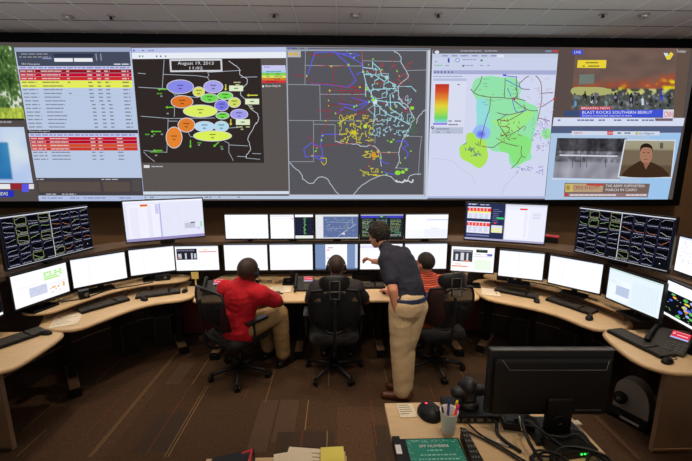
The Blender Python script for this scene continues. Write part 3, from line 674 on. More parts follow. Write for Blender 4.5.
cv.rects([(*d1(653, 288), *d1(664, 300)), (*d1(455, 288), *d1(466, 298))], (190, 50, 60)); cv.rect(*d1(405, 172), *d1(422, 180), (95, 90, 220))
cv.poly([d2(38, 376), d2(615, 376), d2(613, 388), d2(36, 386)], (176, 184, 225))
wpart(cv, 'contour_map_window')

# ---- news windows
def e1(x, y): return (540 + x / 4.553, 35 + y / 4.553)
def e2(x, y): return (540 + x / 4.553, 120 + y / 4.553)
cv = wallcanvas(WG); base(cv)
def f_fire(u, v):
    n = noise.noise(Vector((u * 6, v * 7, 2))); n2 = noise.noise(Vector((u * 17, v * 13, 4)))
    s = (112 + 14 * n, 90 + 8 * n, 82 + 6 * n)
    fl = .60 - .12 * max(0, u - .55) / .45 + .07 * n2
    if v < fl - .12: return s
    top = .60 - .3 * max(0, u - .6)
    if v < .66:
        k = max(0, min(1, (v - fl + .12) / .16)) * (.55 + .45 * n2 + (.45 if (.45 < u < .56 or u > .85) else 0))
        k = max(0, min(1, k * (.45 + .9 * max(0, n2 + .25)))); h = max(0, (k - .5) * 2); return (s[0] + 115 * k, s[1] - 20 * k + 150 * h, s[2] - 55 * k)
    if v < .76:
        return (185 + 40 * n2, 190 + 30 * n2, 120 + 40 * n) if (u < .38 or n2 > .1) else (70, 75, 70)
    return (75 + 90 * max(0, n2), 80 + 95 * max(0, n2), 75 + 110 * max(0, n2))
cv.mosaic([e1(85, 45), e1(690, 40), e1(650, 375), e1(58, 375)], 4, 4, lambda u, v: (92 + 10 * u, 78 + 6 * u, 74))
cv.mosaic([e1(160, 60), e1(625, 60), e1(605, 340), e1(143, 340)], 70, 46, f_fire)
cv.poly([e1(180, 180), e1(248, 178), e1(245, 222), e1(176, 225)], (112, 124, 116)); blob2([e1(150, 240), e1(220, 237), e1(290, 240), e1(330, 258), e1(300, 272), e1(250, 276), e1(150, 270)], (176, 178, 112))
for x, y, w, h, c in [(205, 280, 16, 45, (40, 36, 34)), (240, 290, 18, 46, (45, 40, 40)), (265, 285, 14, 30, (60, 60, 50)), (235, 300, 12, 20, (215, 225, 225)), (345, 285, 16, 45, (45, 42, 44)), (360, 262, 14, 16, (70, 75, 80)), (415, 290, 20, 50, (36, 32, 32)), (440, 300, 14, 40, (50, 46, 46)),
                      (467, 300, 12, 40, (205, 215, 230)), (505, 300, 18, 44, (50, 46, 52)), (552, 275, 15, 60, (60, 75, 195)), (590, 290, 14, 46, (44, 40, 44)), (160, 310, 14, 30, (110, 150, 190)), (380, 265, 8, 10, (180, 90, 50)), (300, 310, 16, 30, (125, 150, 150))]:
    p = e1(x, y); q_ = w / 4.55 * .42; g_ = h / 4.55 * .5
    cv.poly([(p[0] - q_, p[1] + g_), (p[0] - q_ * 1.1, p[1] - g_ * .4), (p[0] - q_ * .4, p[1] - g_ * .7), (p[0] + q_ * .5, p[1] - g_ * .6), (p[0] + q_ * 1.1, p[1] - g_ * .2), (p[0] + q_ * .9, p[1] + g_)], c); cv.ell(p[0], p[1] - g_ * .85, q_ * .5, g_ * .25, tuple(int(v * .7) for v in c), 10)
for k in range(70):
    x = rnd.uniform(150, 605); y = rnd.uniform(262, 325); p = e1(x, y); k2 = rnd.uniform(35, 150); cv.ell(p[0], p[1], rnd.uniform(.5, 1.6), rnd.uniform(.8, 2.6), (k2, k2 * rnd.uniform(.9, 1.1), k2 * rnd.uniform(.85, 1.25)), 8)
cv.poly([e1(170, 115), e1(300, 115), e1(297, 152), e1(166, 150)], (238, 215, 60)); words(cv, e1(205, 0)[0], e1(262, 0)[0], e1(0, 124)[1], 1.3, (140, 125, 40), rnd, .2, 2, 3); words(cv, e1(180, 0)[0], e1(288, 0)[0], e1(0, 140)[1], 1.1, (110, 95, 40), rnd, .2, 2, 3)
cv.rect(*e1(145, 69), *e1(193, 90), (70, 80, 210)); cv.text('LIVE', *e1(154, 74), *e1(184, 85), (225, 230, 245))
cv.poly([e1(560, 85), e1(578, 95), e1(592, 78), e1(605, 88), e1(590, 112), e1(575, 114)], (232, 215, 70)); cv.poly([e1(560, 82), e1(580, 84), e1(578, 96), e1(566, 96)], (215, 225, 235)); cv.text('Twitter', *e1(618, 68), *e1(662, 82), (220, 220, 225))
cv.poly([e1(105, 345), e1(175, 345), e1(175, 372), e1(105, 370)], (60, 80, 120)); cv.poly([e1(182, 326), e1(322, 326), e1(322, 341), e1(181, 341)], (190, 50, 70)); cv.text('BREAKING NEWS', *e1(186, 328), *e1(316, 339), (240, 225, 228))
cv.poly([e1(181, 343), e1(565, 340), e1(563, 375), e1(178, 376)], (66, 84, 215)); cv.text('BLAST ROCKS SOUTHERN BEIRUT', *e1(190, 346), *e1(508, 359), (228, 232, 250)); cv.text('Dozens of wounded reported at scene', *e1(190, 363), *e1(415, 374), (215, 220, 248))
cv.poly([e1(558, 340), e1(606, 340), e1(602, 392), e1(556, 392)], (226, 222, 232)); cv.text('CNN', *e1(562, 348), *e1(600, 375), (205, 40, 50))
cv.poly([e1(60, 376), e1(655, 378), e1(648, 415), e1(55, 415)], (218, 224, 245)); words(cv, e1(62, 0)[0], e1(525, 0)[0], e1(0, 385)[1], 1.4, (95, 105, 160), rnd, .6, 2, 5); cv.poly([e1(520, 380), e1(602, 380), e1(600, 392), e1(522, 392)], (120, 100, 110))
wpart(cv, 'fire_news_window')
rnd = random.Random(77)
cv = wallcanvas(WG); base(cv)
cv.poly([e1(55, 417), e1(648, 417), e2(642, 58), e2(50, 60)], (84, 96, 130)); cv.poly([e2(50, 60), e2(642, 58), e2(580, 365), e2(22, 365)], (176, 202, 232)); cv.poly([e2(500, 70), e2(642, 60), e2(580, 365), e2(440, 365)], (160, 200, 240))
cv.poly([e2(145, 50), e2(545, 52), e2(543, 70), e2(142, 68)], (215, 222, 238)); cv.text('NEWS', *e2(155, 54), *e2(192, 64), (200, 70, 80)); cv.rect(*e2(306, 50), *e2(332, 68), (214, 50, 56)); cv.text('CNN', *e2(309, 54), *e2(329, 64), (240, 225, 225)); words(cv, e2(352, 0)[0], e2(420, 0)[0], e2(0, 56)[1], 1.6, (110, 130, 150), rnd, .5, 2, 4)
cv.ell(*e2(440, 61), 1.3, 1.6, (200, 190, 60), 10); cv.text('edge', *e2(450, 55), *e2(520, 68), (80, 100, 150))
def f_street(u, v):
    n = noise.noise(Vector((u * 7, v * 3, 11))); n2 = noise.noise(Vector((u * 22, v * 9, 3)))
    if v < .32: k = 60 + 35 * n + 25 * n2
    elif v < .6: k = 120 + 60 * n2 + 50 * n
    else: k = 150 + 30 * n
    k = max(35, k); return (k, k * 1.0, k * 1.08)
cv.mosaic([e2(78, 82), e2(395, 84), e2(362, 270), e2(58, 262)], 44, 26, f_street)
for x in (150, 185, 215, 300): cv.line([e2(x, 150), e2(x - 3, 215)], .02, (70, 75, 85))
cv.line([e2(90, 160), e2(350, 165)], .04, (215, 218, 228)); cv.line([e2(55, 268), e2(360, 274)], .03, (220, 225, 232))
cv.poly([e2(385, 88), e2(618, 90), e2(600, 265), e2(352, 262)], (212, 220, 232))
cv.mosaic([e2(390, 94), e2(612, 96), e2(594, 260), e2(360, 257)], 12, 14, lambda u, v: (165 - 25 * v, 160 - 35 * v, 135 - 40 * v) if v < .25 else ((118, 104, 84) if v < .7 else (96, 80, 62)))
cv.rect(*e2(545, 104), *e2(560, 130), (96, 90, 82))
blob2([e2(385, 258), e2(395, 225), e2(430, 200), e2(462, 185), e2(500, 190), e2(535, 205), e2(565, 225), e2(575, 258)], (62, 44, 30), 6)
cv.ell(*e2(482, 158), 6.3, 9.5, (172, 122, 98)); blob2([e2(455, 145), e2(458, 118), e2(482, 106), e2(508, 118), e2(512, 145), e2(505, 130), e2(480, 124), e2(462, 130)], (40, 30, 24), 5)
cv.rects([(*e2(468, 146), *e2(477, 150)), (*e2(488, 147), *e2(497, 151))], (70, 48, 40)); cv.rect(*e2(472, 178), *e2(490, 181), (120, 70, 62)); cv.poly([e2(468, 192), e2(500, 194), e2(480, 225)], (150, 104, 84))
cv.poly([e2(112, 286), e2(500, 290), e2(490, 352), e2(108, 350)], (120, 100, 92)); cv.poly([e2(115, 290), e2(210, 290), e2(205, 328), e2(114, 328)], (205, 185, 110)); cv.ell(*e2(127, 308), 1.8, 2.6, (170, 140, 60), 12); cv.poly([e2(150, 292), e2(288, 292), e2(284, 328), e2(148, 328)], (186, 160, 128)); cv.text('CRISIS IN EGYPT', *e2(152, 300), *e2(272, 316), (150, 40, 40)); cv.poly([e2(210, 290), e2(288, 291), e2(287, 300), e2(210, 298)], (196, 70, 60))
cv.text('THE ARMY SUPPORTERS', *e2(298, 294), *e2(475, 306), (226, 226, 232)); cv.text('MARCH IN CAIRO', *e2(298, 312), *e2(440, 324), (226, 226, 232))
cv.poly([e2(110, 332), e2(492, 334), e2(488, 350), e2(108, 350)], (150, 120, 122)); cv.rect(*e2(111, 333), *e2(126, 347), (200, 60, 60)); words(cv, e2(135, 0)[0], e2(485, 0)[0], e2(0, 338)[1], 1.6, (222, 216, 220), rnd, .4, 2, 5)
wpart(cv, 'interview_news_window')

# ================================================================ MONITORS
def monitor(label, P0, P1, zb, h, draw, base_z, group, tilt=0.0, name='monitor', gain=1.0, stand='desk', ledz=None, margin=0.012, cat='monitor'):
    P0 = Vector((P0[0], P0[1])); P1 = Vector((P1[0], P1[1])); c = (P0 + P1) / 2; W = (P1 - P0).length
    rz = math.atan2(P1.y - P0.y, P1.x - P0.x)
    z0 = base_z
    t = thing(name, label, cat, (c.x, c.y, z0), rz, group)
    o = zb - z0
    bm = NB(); box(bm, (0, .018, o + h / 2), (W, .034, h), bev=.004); hs = obj('housing', bm, 'bezel', t)
    bm = NB(); box(bm, (0, .048, o + h / 2), (W * .7, .04, h * .6), bev=.01); box(bm, (0, .036, o + h / 2), (W * .9, .015, h * .85), bev=.005)
    obj('back_shell', bm, 'black_plastic', hs)
    a = -W / 2 + margin; b = W - 2 * margin; tp = o + h - margin; hh = h - 2 * margin - .006
    cv = Canvas(lambda u, v: (a + b * u, tp - hh * v), eps=0.00004, gain=gain)
    cv.lay = 8; draw(cv, b, hh)
    cv.build('screen', t, y0=.0005)
    if stand == 'desk':
        bm = NB(); box(bm, (0, .085, (o + .12) / 2), (.055, .025, o + .1), bev=.006); box(bm, (0, .065, o + .12), (.1, .04, .1), bev=.004); obj('stand_neck', bm, 'black_plastic', t)
        bm = NB(); box(bm, (0, .07, .008), (.24, .17, .016), bev=.006); obj('stand_base', bm, 'black_plastic', t)
    elif stand == 'mount':
        bm = NB(); box(bm, (0, .08, (o + .12) / 2), (.1, .03, o + .12), bev=.005); obj('mount_post', bm, 'black_plastic', t)
    elif stand == 'tv':
        bm = NB(); box(bm, (0, .07, (o + .2) / 2), (.14, .05, o + .2), bev=.006); box(bm, (0, .04, o - .01), (.16, .05, .05), bev=.006); obj('mount_post', bm, 'black_plastic', t)
    return t
Wt = (250, 251, 255)
def white(cv): cv.rect(0, 0, 1, 1, Wt)
def faint(cv, W, H, seed, n=8, col=(228, 230, 240)):
    r = random.Random(seed)
    for k in range(n):
        x = r.uniform(.05, .7); y = r.uniform(.08, .9); words(cv, x, min(.97, x + r.uniform(.1, .4)), y, .008, col, r, .01, .02, .06)
def s_blank(seed, cut=None, n=8):
    def f(cv, W, H):
        white(cv); cv.rect(0, 0, 1, .03, (226, 232, 244)); faint(cv, W, H, seed, n)
        if cut: cv.rect(cut, .05, cut + .004, .95, (205, 208, 225))
    return f
def s_map_faint(cv, W, H):
    white(cv); r = random.Random(4)
    for k in range(40): x, y = r.gauss(.7, .12), r.gauss(.78, .1); cv.rect(x, y, x + .02, y + .012, r.choice([(200, 220, 245), (215, 228, 248), (205, 235, 225)]))
    for k in range(14): x, y = r.uniform(.2, .9), r.uniform(.3, .6); cv.rect(x, y, x + .03, y + .012, (222, 238, 236))
def s_split_black(cv, W, H):
    white(cv); cv.rect(.0, .02, .55, .09, (236, 232, 240)); cv.rect(.05, .16, .5, .175, (232, 200, 200)); cv.rect(.5, .14, .54, .19, (228, 170, 170))
    cv.rect(.58, .1, 1, .88, (22, 24, 42)); cv.rects([(.58 + .06 * i, .1, .582 + .06 * i, .88) for i in range(1, 7)] + [(.58, .1 + .078 * j, 1, .104 + .078 * j) for j in range(1, 10)], (84, 90, 130))
    r = random.Random(2)
    cv.rects([(.78 + r.uniform(-.01, .02), .13 + .04 * j, .81 + r.uniform(-.01, .03), .15 + .04 * j) for j in range(18)], (120, 215, 110)); cv.rect(.55, .0, .58, 1, (60, 62, 80)); cv.rect(.58, .9, 1, 1, (225, 235, 225))
def s_bluemap(cv, W, H):
    white(cv); cv.rect(.18, .08, 1, .96, (102, 122, 172)); cv.rect(.18, .05, 1, .09, (200, 208, 225)); r = random.Random(6)
    for k in range(60): x, y = r.uniform(.2, .95), r.uniform(.13, .93); cv.rect(x, y, x + r.uniform(.01, .05), y + .014, r.choice([(190, 200, 225), (225, 225, 210), (160, 170, 205), (215, 215, 150)]))
    for P in [[(.6, .8), (.95, .4)], [(.3, .3), (.9, .34)], [(.25, .6), (.8, .55)], [(.86, .1), (.88, .5)], [(.5, .95), (.95, .38)]]: cv.line(P, .003, (215, 220, 238))
    cv.rect(.63, .76, .69, .84, (240, 240, 245))
def s_bluedoc(cv, W, H):
    cv.rect(0, 0, 1, 1, (120, 142, 184)); cv.rect(.24, .0, .75, 1, (252, 252, 255)); cv.rect(.3, .12, .42, .15, (100, 110, 215)); cv.rect(.27, .2, .34, .24, (235, 140, 60)); cv.rect(.27, .52, .33, .55, (120, 130, 220)); cv.rect(.94, 0, 1, 1, (205, 214, 235)); cv.rect(.0, .94, 1, 1, (96, 110, 150))
def s_terminal(cv, W, H):
    cv.rect(0, 0, 1, 1, (30, 40, 44)); cv.rect(0, .0, 1, .035, (210, 220, 235)); cv.rect(0, .04, 1, .13, (80, 76, 220)); cv.rect(.42, .05, .62, .12, (60, 90, 70)); cv.rect(.46, .06, .52, .1, (150, 240, 150)); r = random.Random(8)
    for c in range(3):
        cv.rect(.03 + c * .33, .16, .31 + c * .33, .95, (42, 56, 56))
        for k in range(16): words(cv, .04 + c * .33, .3 + c * .33, .18 + k * .047, .018, r.choice([(120, 190, 120), (150, 160, 160), (190, 200, 120), (100, 150, 140), (215, 225, 200)]), r, .012, .015, .06, .85)
def s_tbl(cv, W, H):
    white(cv); cv.rect(.0, .6, 1, 1, (244, 246, 252)); cv.rect(.5, .2, 1, .235, (190, 196, 240)); cv.rect(.6, .56, .8, .585, (196, 206, 240)); cv.rect(.45, .62, .98, .95, (236, 238, 250))
def s_lilac(cv, W, H):
    white(cv); cv.rect(0, .05, 1, .16, (225, 222, 250)); cv.rect(.05, .22, .55, .235, (218, 218, 240)); cv.rect(.05, .3, .4, .31, (228, 228, 245))
def s_web(cv, W, H):
    white(cv); cv.rect(0, 0, 1, .05, (225, 230, 240)); cv.rect(.03, .1, .5, .55, (34, 34, 44)); r = random.Random(1)
    cv.rects([(.05 + .045 * i, .14, .08 + .045 * i, .2) for i in range(9)], (120, 120, 150)); cv.rects([(.06, .3, .14, .5), (.22, .28, .26, .52), (.36, .28, .4, .52), (.43, .3, .48, .5)], (190, 195, 205)); cv.rect(.04, .44, .1, .48, (200, 60, 70))
    cv.rect(.55, .22, .96, .25, (222, 90, 70)); cv.rect(.65, .14, .75, .17, (236, 190, 130)); words(cv, .04, .6, .68, .012, (190, 200, 220), r); words(cv, .04, .8, .8, .012, (200, 208, 225), r)
def s_web2(cv, W, H):
    white(cv); r = random.Random(1); cv.rect(.04, .12, .5, .6, (60, 62, 72)); cv.rects([(.06, .14, .48, .2)], (150, 150, 165)); cv.rects([(.1, .3, .16, .55), (.22, .24, .3, .56), (.36, .25, .4, .55)], (214, 214, 220)); cv.rect(.3, .55, .45, .59, (225, 120, 70))
    cv.rect(.02, .78, .4, .82, (230, 120, 70)); cv.rect(.1, .7, .25, .73, (236, 170, 140)); cv.rect(.58, .08, .84, .2, (40, 50, 46)); words(cv, .6, .82, .11, .015, (90, 170, 100), r); words(cv, .52, .98, .26, .02, (120, 125, 190), r); cv.rect(.84, .24, .95, .33, (110, 110, 190)); cv.rect(.52, .35, .96, .37, (205, 190, 220)); cv.rect(.55, .5, .95, .9, (234, 246, 230))
def s_green(cv, W, H):
    white(cv); r = random.Random(5)
    for row in range(4):
        for c in range(7):
            if r.random() < .85: cv.rect(.55 + .05 * c, .13 + .07 * row, .595 + .05 * c, .185 + .07 * row, (178, 236, 130))
    cv.rect(.26, .5, .58, .8, (206, 210, 232)); cv.line([(.28, .7), (.35, .55), (.42, .72), (.5, .52), (.57, .6)], .002, (160, 165, 210))
    for k in range(16): x, y = r.uniform(.64, .82), r.uniform(.62, .85); cv.ell(x, y, .012, .018, r.choice([(220, 80, 60), (235, 150, 50), (225, 190, 60)]), 10)
    cv.rect(.6, .55, .95, .56, (190, 195, 215)); cv.rect(.5, .05, .503, .5, (180, 185, 200)); words(cv, .06, .45, .15, .01, (205, 208, 222), r); words(cv, .06, .45, .42, .01, (205, 208, 222), r); cv.rect(.88, .6, .92, .75, (240, 180, 110))
def s_orange_map(cv, W, H):
    white(cv); cv.rect(0, .28, 1, .93, (14, 16, 22)); r = random.Random(3)
    for k in range(26): x, y = r.gauss(.5, .17), r.gauss(.6, .12); cv.ell(min(.95, max(.05, x)), min(.88, max(.34, y)), r.uniform(.03, .06), r.uniform(.025, .045), r.choice([(80, 110, 225), (235, 160, 50), (225, 200, 70), (90, 190, 90), (160, 170, 235)]), 12)
    for k in range(30): x, y = r.uniform(.04, .96), r.uniform(.32, .9); cv.rect(x, y, x + .03, y + .015, r.choice([(150, 190, 110), (190, 190, 195)]))
def s_sheet(cv, W, H):
    cv.rect(0, 0, 1, 1, (228, 242, 250)); cv.rect(0, 0, 1, .05, (206, 226, 226)); r = random.Random(9); cv.rect(.04, .3, .45, .95, (238, 246, 252)); cv.rect(.18, .48, .44, .78, (186, 200, 226))
    for k in range(6): cv.rect(.05, .34 + .02 * k, .05 + r.uniform(.1, .35), .346 + .02 * k, (204, 214, 226))
    for i in range(9):
        for j in range(14): cv.rect(.5 + .052 * i, .22 + .052 * j, .54 + .052 * i, .232 + .052 * j, (206, 216, 232))
def s_scribble(cv, W, H):
    white(cv); r = random.Random(31); cv.rect(0, 0, 1, .05, (214, 220, 240))
    for k in range(60): x, y = r.uniform(.05, .6), r.uniform(.1, .85); cv.line([(x, y), (x + r.uniform(-.04, .04), y + r.uniform(-.06, .06))], .0025, (150, 150, 200))
def s_plan(cv, W, H):
    cv.rect(0, 0, 1, 1, (226, 228, 246)); cv.rect(0, 0, 1, .05, (238, 240, 252)); r = random.Random(12); cv.rect(.04, .08, .42, .95, (236, 236, 250)); cv.rect(.2, .09, .29, .125, (226, 40, 50)); cv.rect(.2, .125, .29, .15, (240, 200, 90)); cv.rect(.43, .08, .445, .95, (176, 172, 226))
    for j in range(30): cv.rects([(.07, .18 + .025 * j, .17, .186 + .025 * j), (.28, .12 + .027 * j, .33, .128 + .027 * j)], (206, 206, 228))
    cv.rects([(.38, .1 + .03 * j, .42, .12 + .03 * j) for j in range(8)], (180, 178, 226))
    for k in range(34):
        x, y = r.uniform(.5, .92), r.uniform(.15, .8); cv.line([(x, y), (x + r.uniform(-.06, .06), y + r.uniform(-.08, .08))], .0025, (208, 208, 230))
    cv.rect(.74, .62, .88, .76, (196, 196, 216)); cv.rect(.82, .6, .88, .63, (90, 80, 90)); cv.rect(.955, .6, .975, .74, (130, 225, 130)); cv.rect(.9, .74, .95, .8, (206, 206, 230)); cv.rect(0, .93, 1, 1, (150, 140, 190))
def s_rb1(cv, W, H):
    cv.rect(0, 0, 1, 1, (232, 234, 248)); cv.rect(0, 0, .5, 1, (42, 48, 84)); r = random.Random(21)
    cv.rect(.02, .1, .32, .42, (226, 228, 244)); cv.rect(.02, .5, .32, .82, (226, 228, 244))
    for (y) in (.13, .53): 
        cv.rect(.02, y, .32, y + .09, (236, 60, 60)); cv.rects([(.04 + .045 * i, y + .01, .055 + .045 * i, y + .08) for i in range(6)], (246, 190, 190))
    cv.rect(.02, .22, .32, .26, (244, 240, 130))
    for k in range(7): cv.rects([(.04 + .07 * i, .29 + .02 * k, .08 + .07 * i, .297 + .02 * k) for i in range(4)], (180, 184, 210))
    for k in range(7): cv.rects([(.04 + .07 * i, .65 + .02 * k, .08 + .07 * i, .657 + .02 * k) for i in range(4)], (180, 184, 210))
    cv.rect(.4, .36, .49, .41, (60, 200, 110)); cv.rect(.36, .2, .36 + .1, .21, (150, 156, 190)); cv.rects([(.35, .15 + .05 * k, .35 + .07, .16 + .05 * k) for k in range(8)], (130, 138, 180)); cv.ell(.385, .52, .016, .024, (235, 60, 80), 12)
    cv.rect(.34, .58, .48, .78, (222, 226, 240)); cv.rect(.34, .66, .48, .7, (240, 238, 140)); cv.rect(.34, .73, .48, .77, (240, 238, 140)); cv.rect(.02, .02, .15, .03, (190, 196, 220)); cv.rect(.02, .86, .32, .9, (110, 120, 170)); words(cv, .03, .3, .03, .02, (200, 205, 225), r)
    cv.rect(.5, 0, .508, 1, (180, 182, 200)); cv.rect(.5, 0, 1, .05, (214, 216, 232)); cv.rect(.68, .1, .77, .15, (232, 50, 55)); cv.rect(.52, .14, .8, .9, (240, 241, 252)); cv.rects([(.74, .2 + .03 * k, .78, .21 + .03 * k) for k in range(22)], (214, 214, 232)); cv.rects([(.84, .22 + .04 * k, .93, .235 + .04 * k) for k in range(4)], (200, 200, 232)); cv.rect(0, .95, 1, 1, (170, 168, 200))
def s_charts(seed):
    def f(cv, W, H):
        cv.rect(0, 0, 1, 1, (16, 16, 24)); cv.rect(0, 0, 1, .02, (225, 228, 240)); r = random.Random(seed)
        cv.rect(0, .985, 1, 1, (180, 180, 190))
        for j in range(5):
            for i in range(8):
                x0 = .012 + i * .124; y0 = .035 + j * .19; x1 = x0 + .112; y1 = y0 + .135
                if j == 4 and i == 7: cv.ell(x0 + .05, y0 + .08, .006, .01, (230, 230, 230), 8); continue
                if j == 4 and i == 3: 
                    cv.rect(x0 + .03, y1 + .02, x1, y1 + .03, (170, 172, 190)); continue
                yf = (i, j) in ((1, 0), (1, 1), (3, 0), (3, 2), (4, 4), (2, 4), (1, 2)) if seed == 1 else (i, j) in ((1, 0), (1, 1), (3, 0), (3, 1), (4, 4))
                cv.line([(x0, y0), (x1, y0), (x1, y1), (x0, y1)], .0022 if yf else .0013, (190, 200, 110) if yf else (74, 74, 130), closed=True)
                cv.rect(x0 + .004, y0 + .006, x1 - .004, y1 - .005, (8, 8, 12))
                col = r.choice([(205, 210, 215), (225, 150, 120), (225, 225, 200)]) if i > 3 else r.choice([(205, 210, 225), (190, 230, 160), (180, 185, 200)])
                y = r.uniform(.35, .7); P = []; d = r.uniform(-.09, .09)
                for k in range(9): P.append((x0 + .008 + (x1 - x0 - .016) * k / 8, y0 + (y1 - y0) * min(.9, max(.1, y)))); y += d + r.uniform(-.12, .12) * (1.6 if i > 4 else .8)
                cv.line(P, .0022, col)
                xx = x0 + .006
                L = []
                while xx < x1 - .012: w = r.uniform(.006, .014); yy = r.uniform(0, .008); L.append((xx, y1 + .014 + yy, xx + w, y1 + .028 + yy)); xx += w + .005
                cv.rects(L, (176, 178, 196))
        cv.rect(.5, 0, .506, 1, (215, 218, 230))
    return f

LG = 'desk monitors in the curved lower row'
UG = 'monitors in the upper centre row'
G1 = 1.06
# centre lower row
xs = [-1.362 + .5475 * i for i in range(5)]
low = [('blank white desk monitor in front of the man in the red polo', s_blank(2, n=3)), ('blank white desk monitor between the red polo man and the headset man', s_blank(3, n=4)), ('desk monitor showing a white page between two blue side bands', s_bluedoc),
       ('desk monitor with lilac banner that the standing man points at', s_lilac), ('white desk monitor behind the head of the man in the orange polo', s_blank(5, n=3))]
for x, (lb, dr) in zip(xs, low): monitor(lb, (x, 4.25), (x + .539, 4.25 - 0.0), .937, .346, dr, .762, LG, gain=G1)
up = [('upper monitor with pale faint map, leftmost of the five', s_map_faint), ('upper monitor split between a white page and a black chart', s_split_black), ('upper monitor showing a slate blue line map', s_bluemap), ('upper monitor with black and green data columns under a violet bar', s_terminal), ('upper monitor with white page and lilac line, rightmost of the five', s_tbl)]
for i, (x, (lb, dr)) in enumerate(zip(xs, up)): monitor(lb, (-1.375 + .5555 * i, 4.40 - .012 * i), (-1.375 + .5555 * i + .547, 4.40 - .012 * i), 1.30, .327, dr, 1.272, UG, gain=(G1 if i in (0, 1, 4) else .85), stand='mount')
# left side
side = [((-1.94, 4.24), (-1.415, 4.27), 'desk monitor with dark picture and red line, left of the red polo man', s_web),
        ((-2.38, 4.05), (-1.95, 4.28), 'blank white desk monitor over the mouse at the right end of the left desk', s_blank(11, .3)),
        ((-2.74, 3.64), (-2.37, 4.00), 'blank white desk monitor over the keyboard in the middle of the left desk', s_blank(12, .3)),
        ((-2.86, 3.09), (-2.715, 3.58), 'desk monitor with a green table and grey graph on white', s_green),
        ((-2.86, 2.50), (-2.885, 3.02), 'desk monitor cut off by the left edge of the photo', s_orange_map),
        ((1.375, 4.17), (1.865, 4.04), 'desk monitor with dark picture and orange line, right of the man in orange', s_web2),
        ((1.865, 3.96), (2.295, 3.76), 'white desk monitor over the first keyboard of the right desk', s_blank(21, .45)),
        ((2.305, 3.71), (2.63, 3.33), 'white desk monitor over the second keyboard of the right desk', s_blank(22, .28)),
        ((2.62, 3.26), (2.695, 2.74), 'desk monitor with pale blue spreadsheet at the right', s_sheet),
        ((2.84, 2.88), (2.76, 2.37), 'desk monitor with orange and blue blobs on a black map at the right edge', s_orange_map)]
for i, (a, b, lb, dr) in enumerate(side):
    monitor(lb, a, b, .94, .33, dr, .862 if i not in (0, 4, 5, 9) else .762, LG, gain=G1)
BG = 'large monitors above the side desks'
monitor('large monitor with lilac plan drawing and red tag above the left desk', (-2.426, 4.123), (-1.645, 4.496), 1.32, .50, s_plan, 1.272, BG, name='large_monitor', gain=1.05, stand='tv')
monitor('large black monitor full of small graphs at the left', (-2.90, 3.13), (-2.70, 3.98), 1.30, .49, s_charts(1), 1.272, BG, name='large_monitor', gain=.95, stand='tv')
monitor('large monitor with red and yellow table rows beside a white page', (1.625, 4.45), (2.48, 4.11), 1.272, .49, s_rb1, 1.272, BG, name='large_monitor', gain=1.05, stand='tv')
monitor('large black monitor full of small graphs at the right', (2.585, 3.74), (2.903, 2.945), 1.287, .50, s_charts(2), 1.272, BG, name='large_monitor', gain=.95, stand='tv')
monitor('white monitor with scribbled blue chart, high up at the right edge', (2.975, 2.98), (2.93, 2.45), 1.30, .33, s_scribble, 1.272, BG, name='monitor', gain=1.1, stand='tv')

# ================================================================ CONSOLES
def worktop(name, label, outline, z, th, group, legs=None, ch=2):
    pts = chaikin(outline, ch)
    t = thing(name, label, 'desk', (0, 0, 0), 0, group)
    bm = NB(); prism(bm, pts, z - th, z); obj('desktop', bm, 'maple', t)
    bm = NB(); tube(bm, [(p.x, p.y, z - th / 2) for p in pts], th / 2 + .001, 8, True); obj('edge_band', bm, 'maple_edge', t, True)
    return t
def tleg(t, x, y, a, L=.62, top=.73):
    bm = NB(); R = rotz(a)
    v = R @ Vector((0, 1, 0))
    box(bm, (x, y, .045), (.09, L, .05), R, .008); obj('foot', bm, 'panel_laminate', t)
    bm = NB(); p = Vector((x, y, 0)) - v * (L / 2 + .01); box(bm, (p.x, p.y, .035), (.1, .06, .07), R, .01); obj('foot_cap', bm, 'black_plastic', t)
    bm = NB(); box(bm, (x, y, .4), (.07, .09, top - .08), R, .006); obj('column', bm, 'black_plastic', t)
DG = 'maple topped desks of the curved console'
dC = worktop('control_desk', 'wide straight maple desk where three people sit', [(-1.6, 3.82), (-1.5, 3.745), (-1.2, 3.74), (0, 3.74), (1.2, 3.725), (1.5, 3.72), (1.62, 3.80), (1.6, 4.1), (1.52, 4.7), (0, 4.78), (-1.3, 4.78), (-1.56, 4.7)], .76, .032, DG)
bm = NB(); box(bm, (0, 4.6, .38), (3.0, .04, .68)); obj('modesty_panel', bm, 'console_dark', dC)
for x in (-1.42, -.45, .52, 1.45): tleg(dC, x, 4.18, 0, .6)
dL = worktop('control_desk', 'curved maple desk at the left holding two keyboards and a sheet', [(-2.80, 3.30), (-2.73, 3.15), (-2.52, 3.10), (-2.35, 3.11), (-2.26, 3.29), (-2.18, 3.46), (-2.08, 3.62), (-1.93, 3.74), (-1.68, 3.80), (-1.60, 3.98), (-1.66, 4.22), (-1.9, 4.5), (-2.35, 4.42), (-2.75, 4.05), (-3.0, 3.6)], .76, .03, DG)
tleg(dL, -2.74, 3.46, .69, .58); tleg(dL, -1.95, 4.2, .59, .42)
dR = worktop('control_desk', 'curved maple desk at the right holding two keyboards and a notepad', [(1.66, 4.22), (1.63, 4.05), (1.66, 3.76), (1.78, 3.65), (1.95, 3.54), (2.10, 3.42), (2.22, 3.27), (2.29, 3.08), (2.36, 2.97), (2.51, 2.98), (2.67, 3.0), (2.80, 3.1), (2.95, 3.55), (2.7, 4.0), (2.3, 4.35), (1.85, 4.45)], .76, .03, DG)
tleg(dR, 1.87, 4.13, -.67, .44); tleg(dR, 2.62, 3.4, -.69, .5)
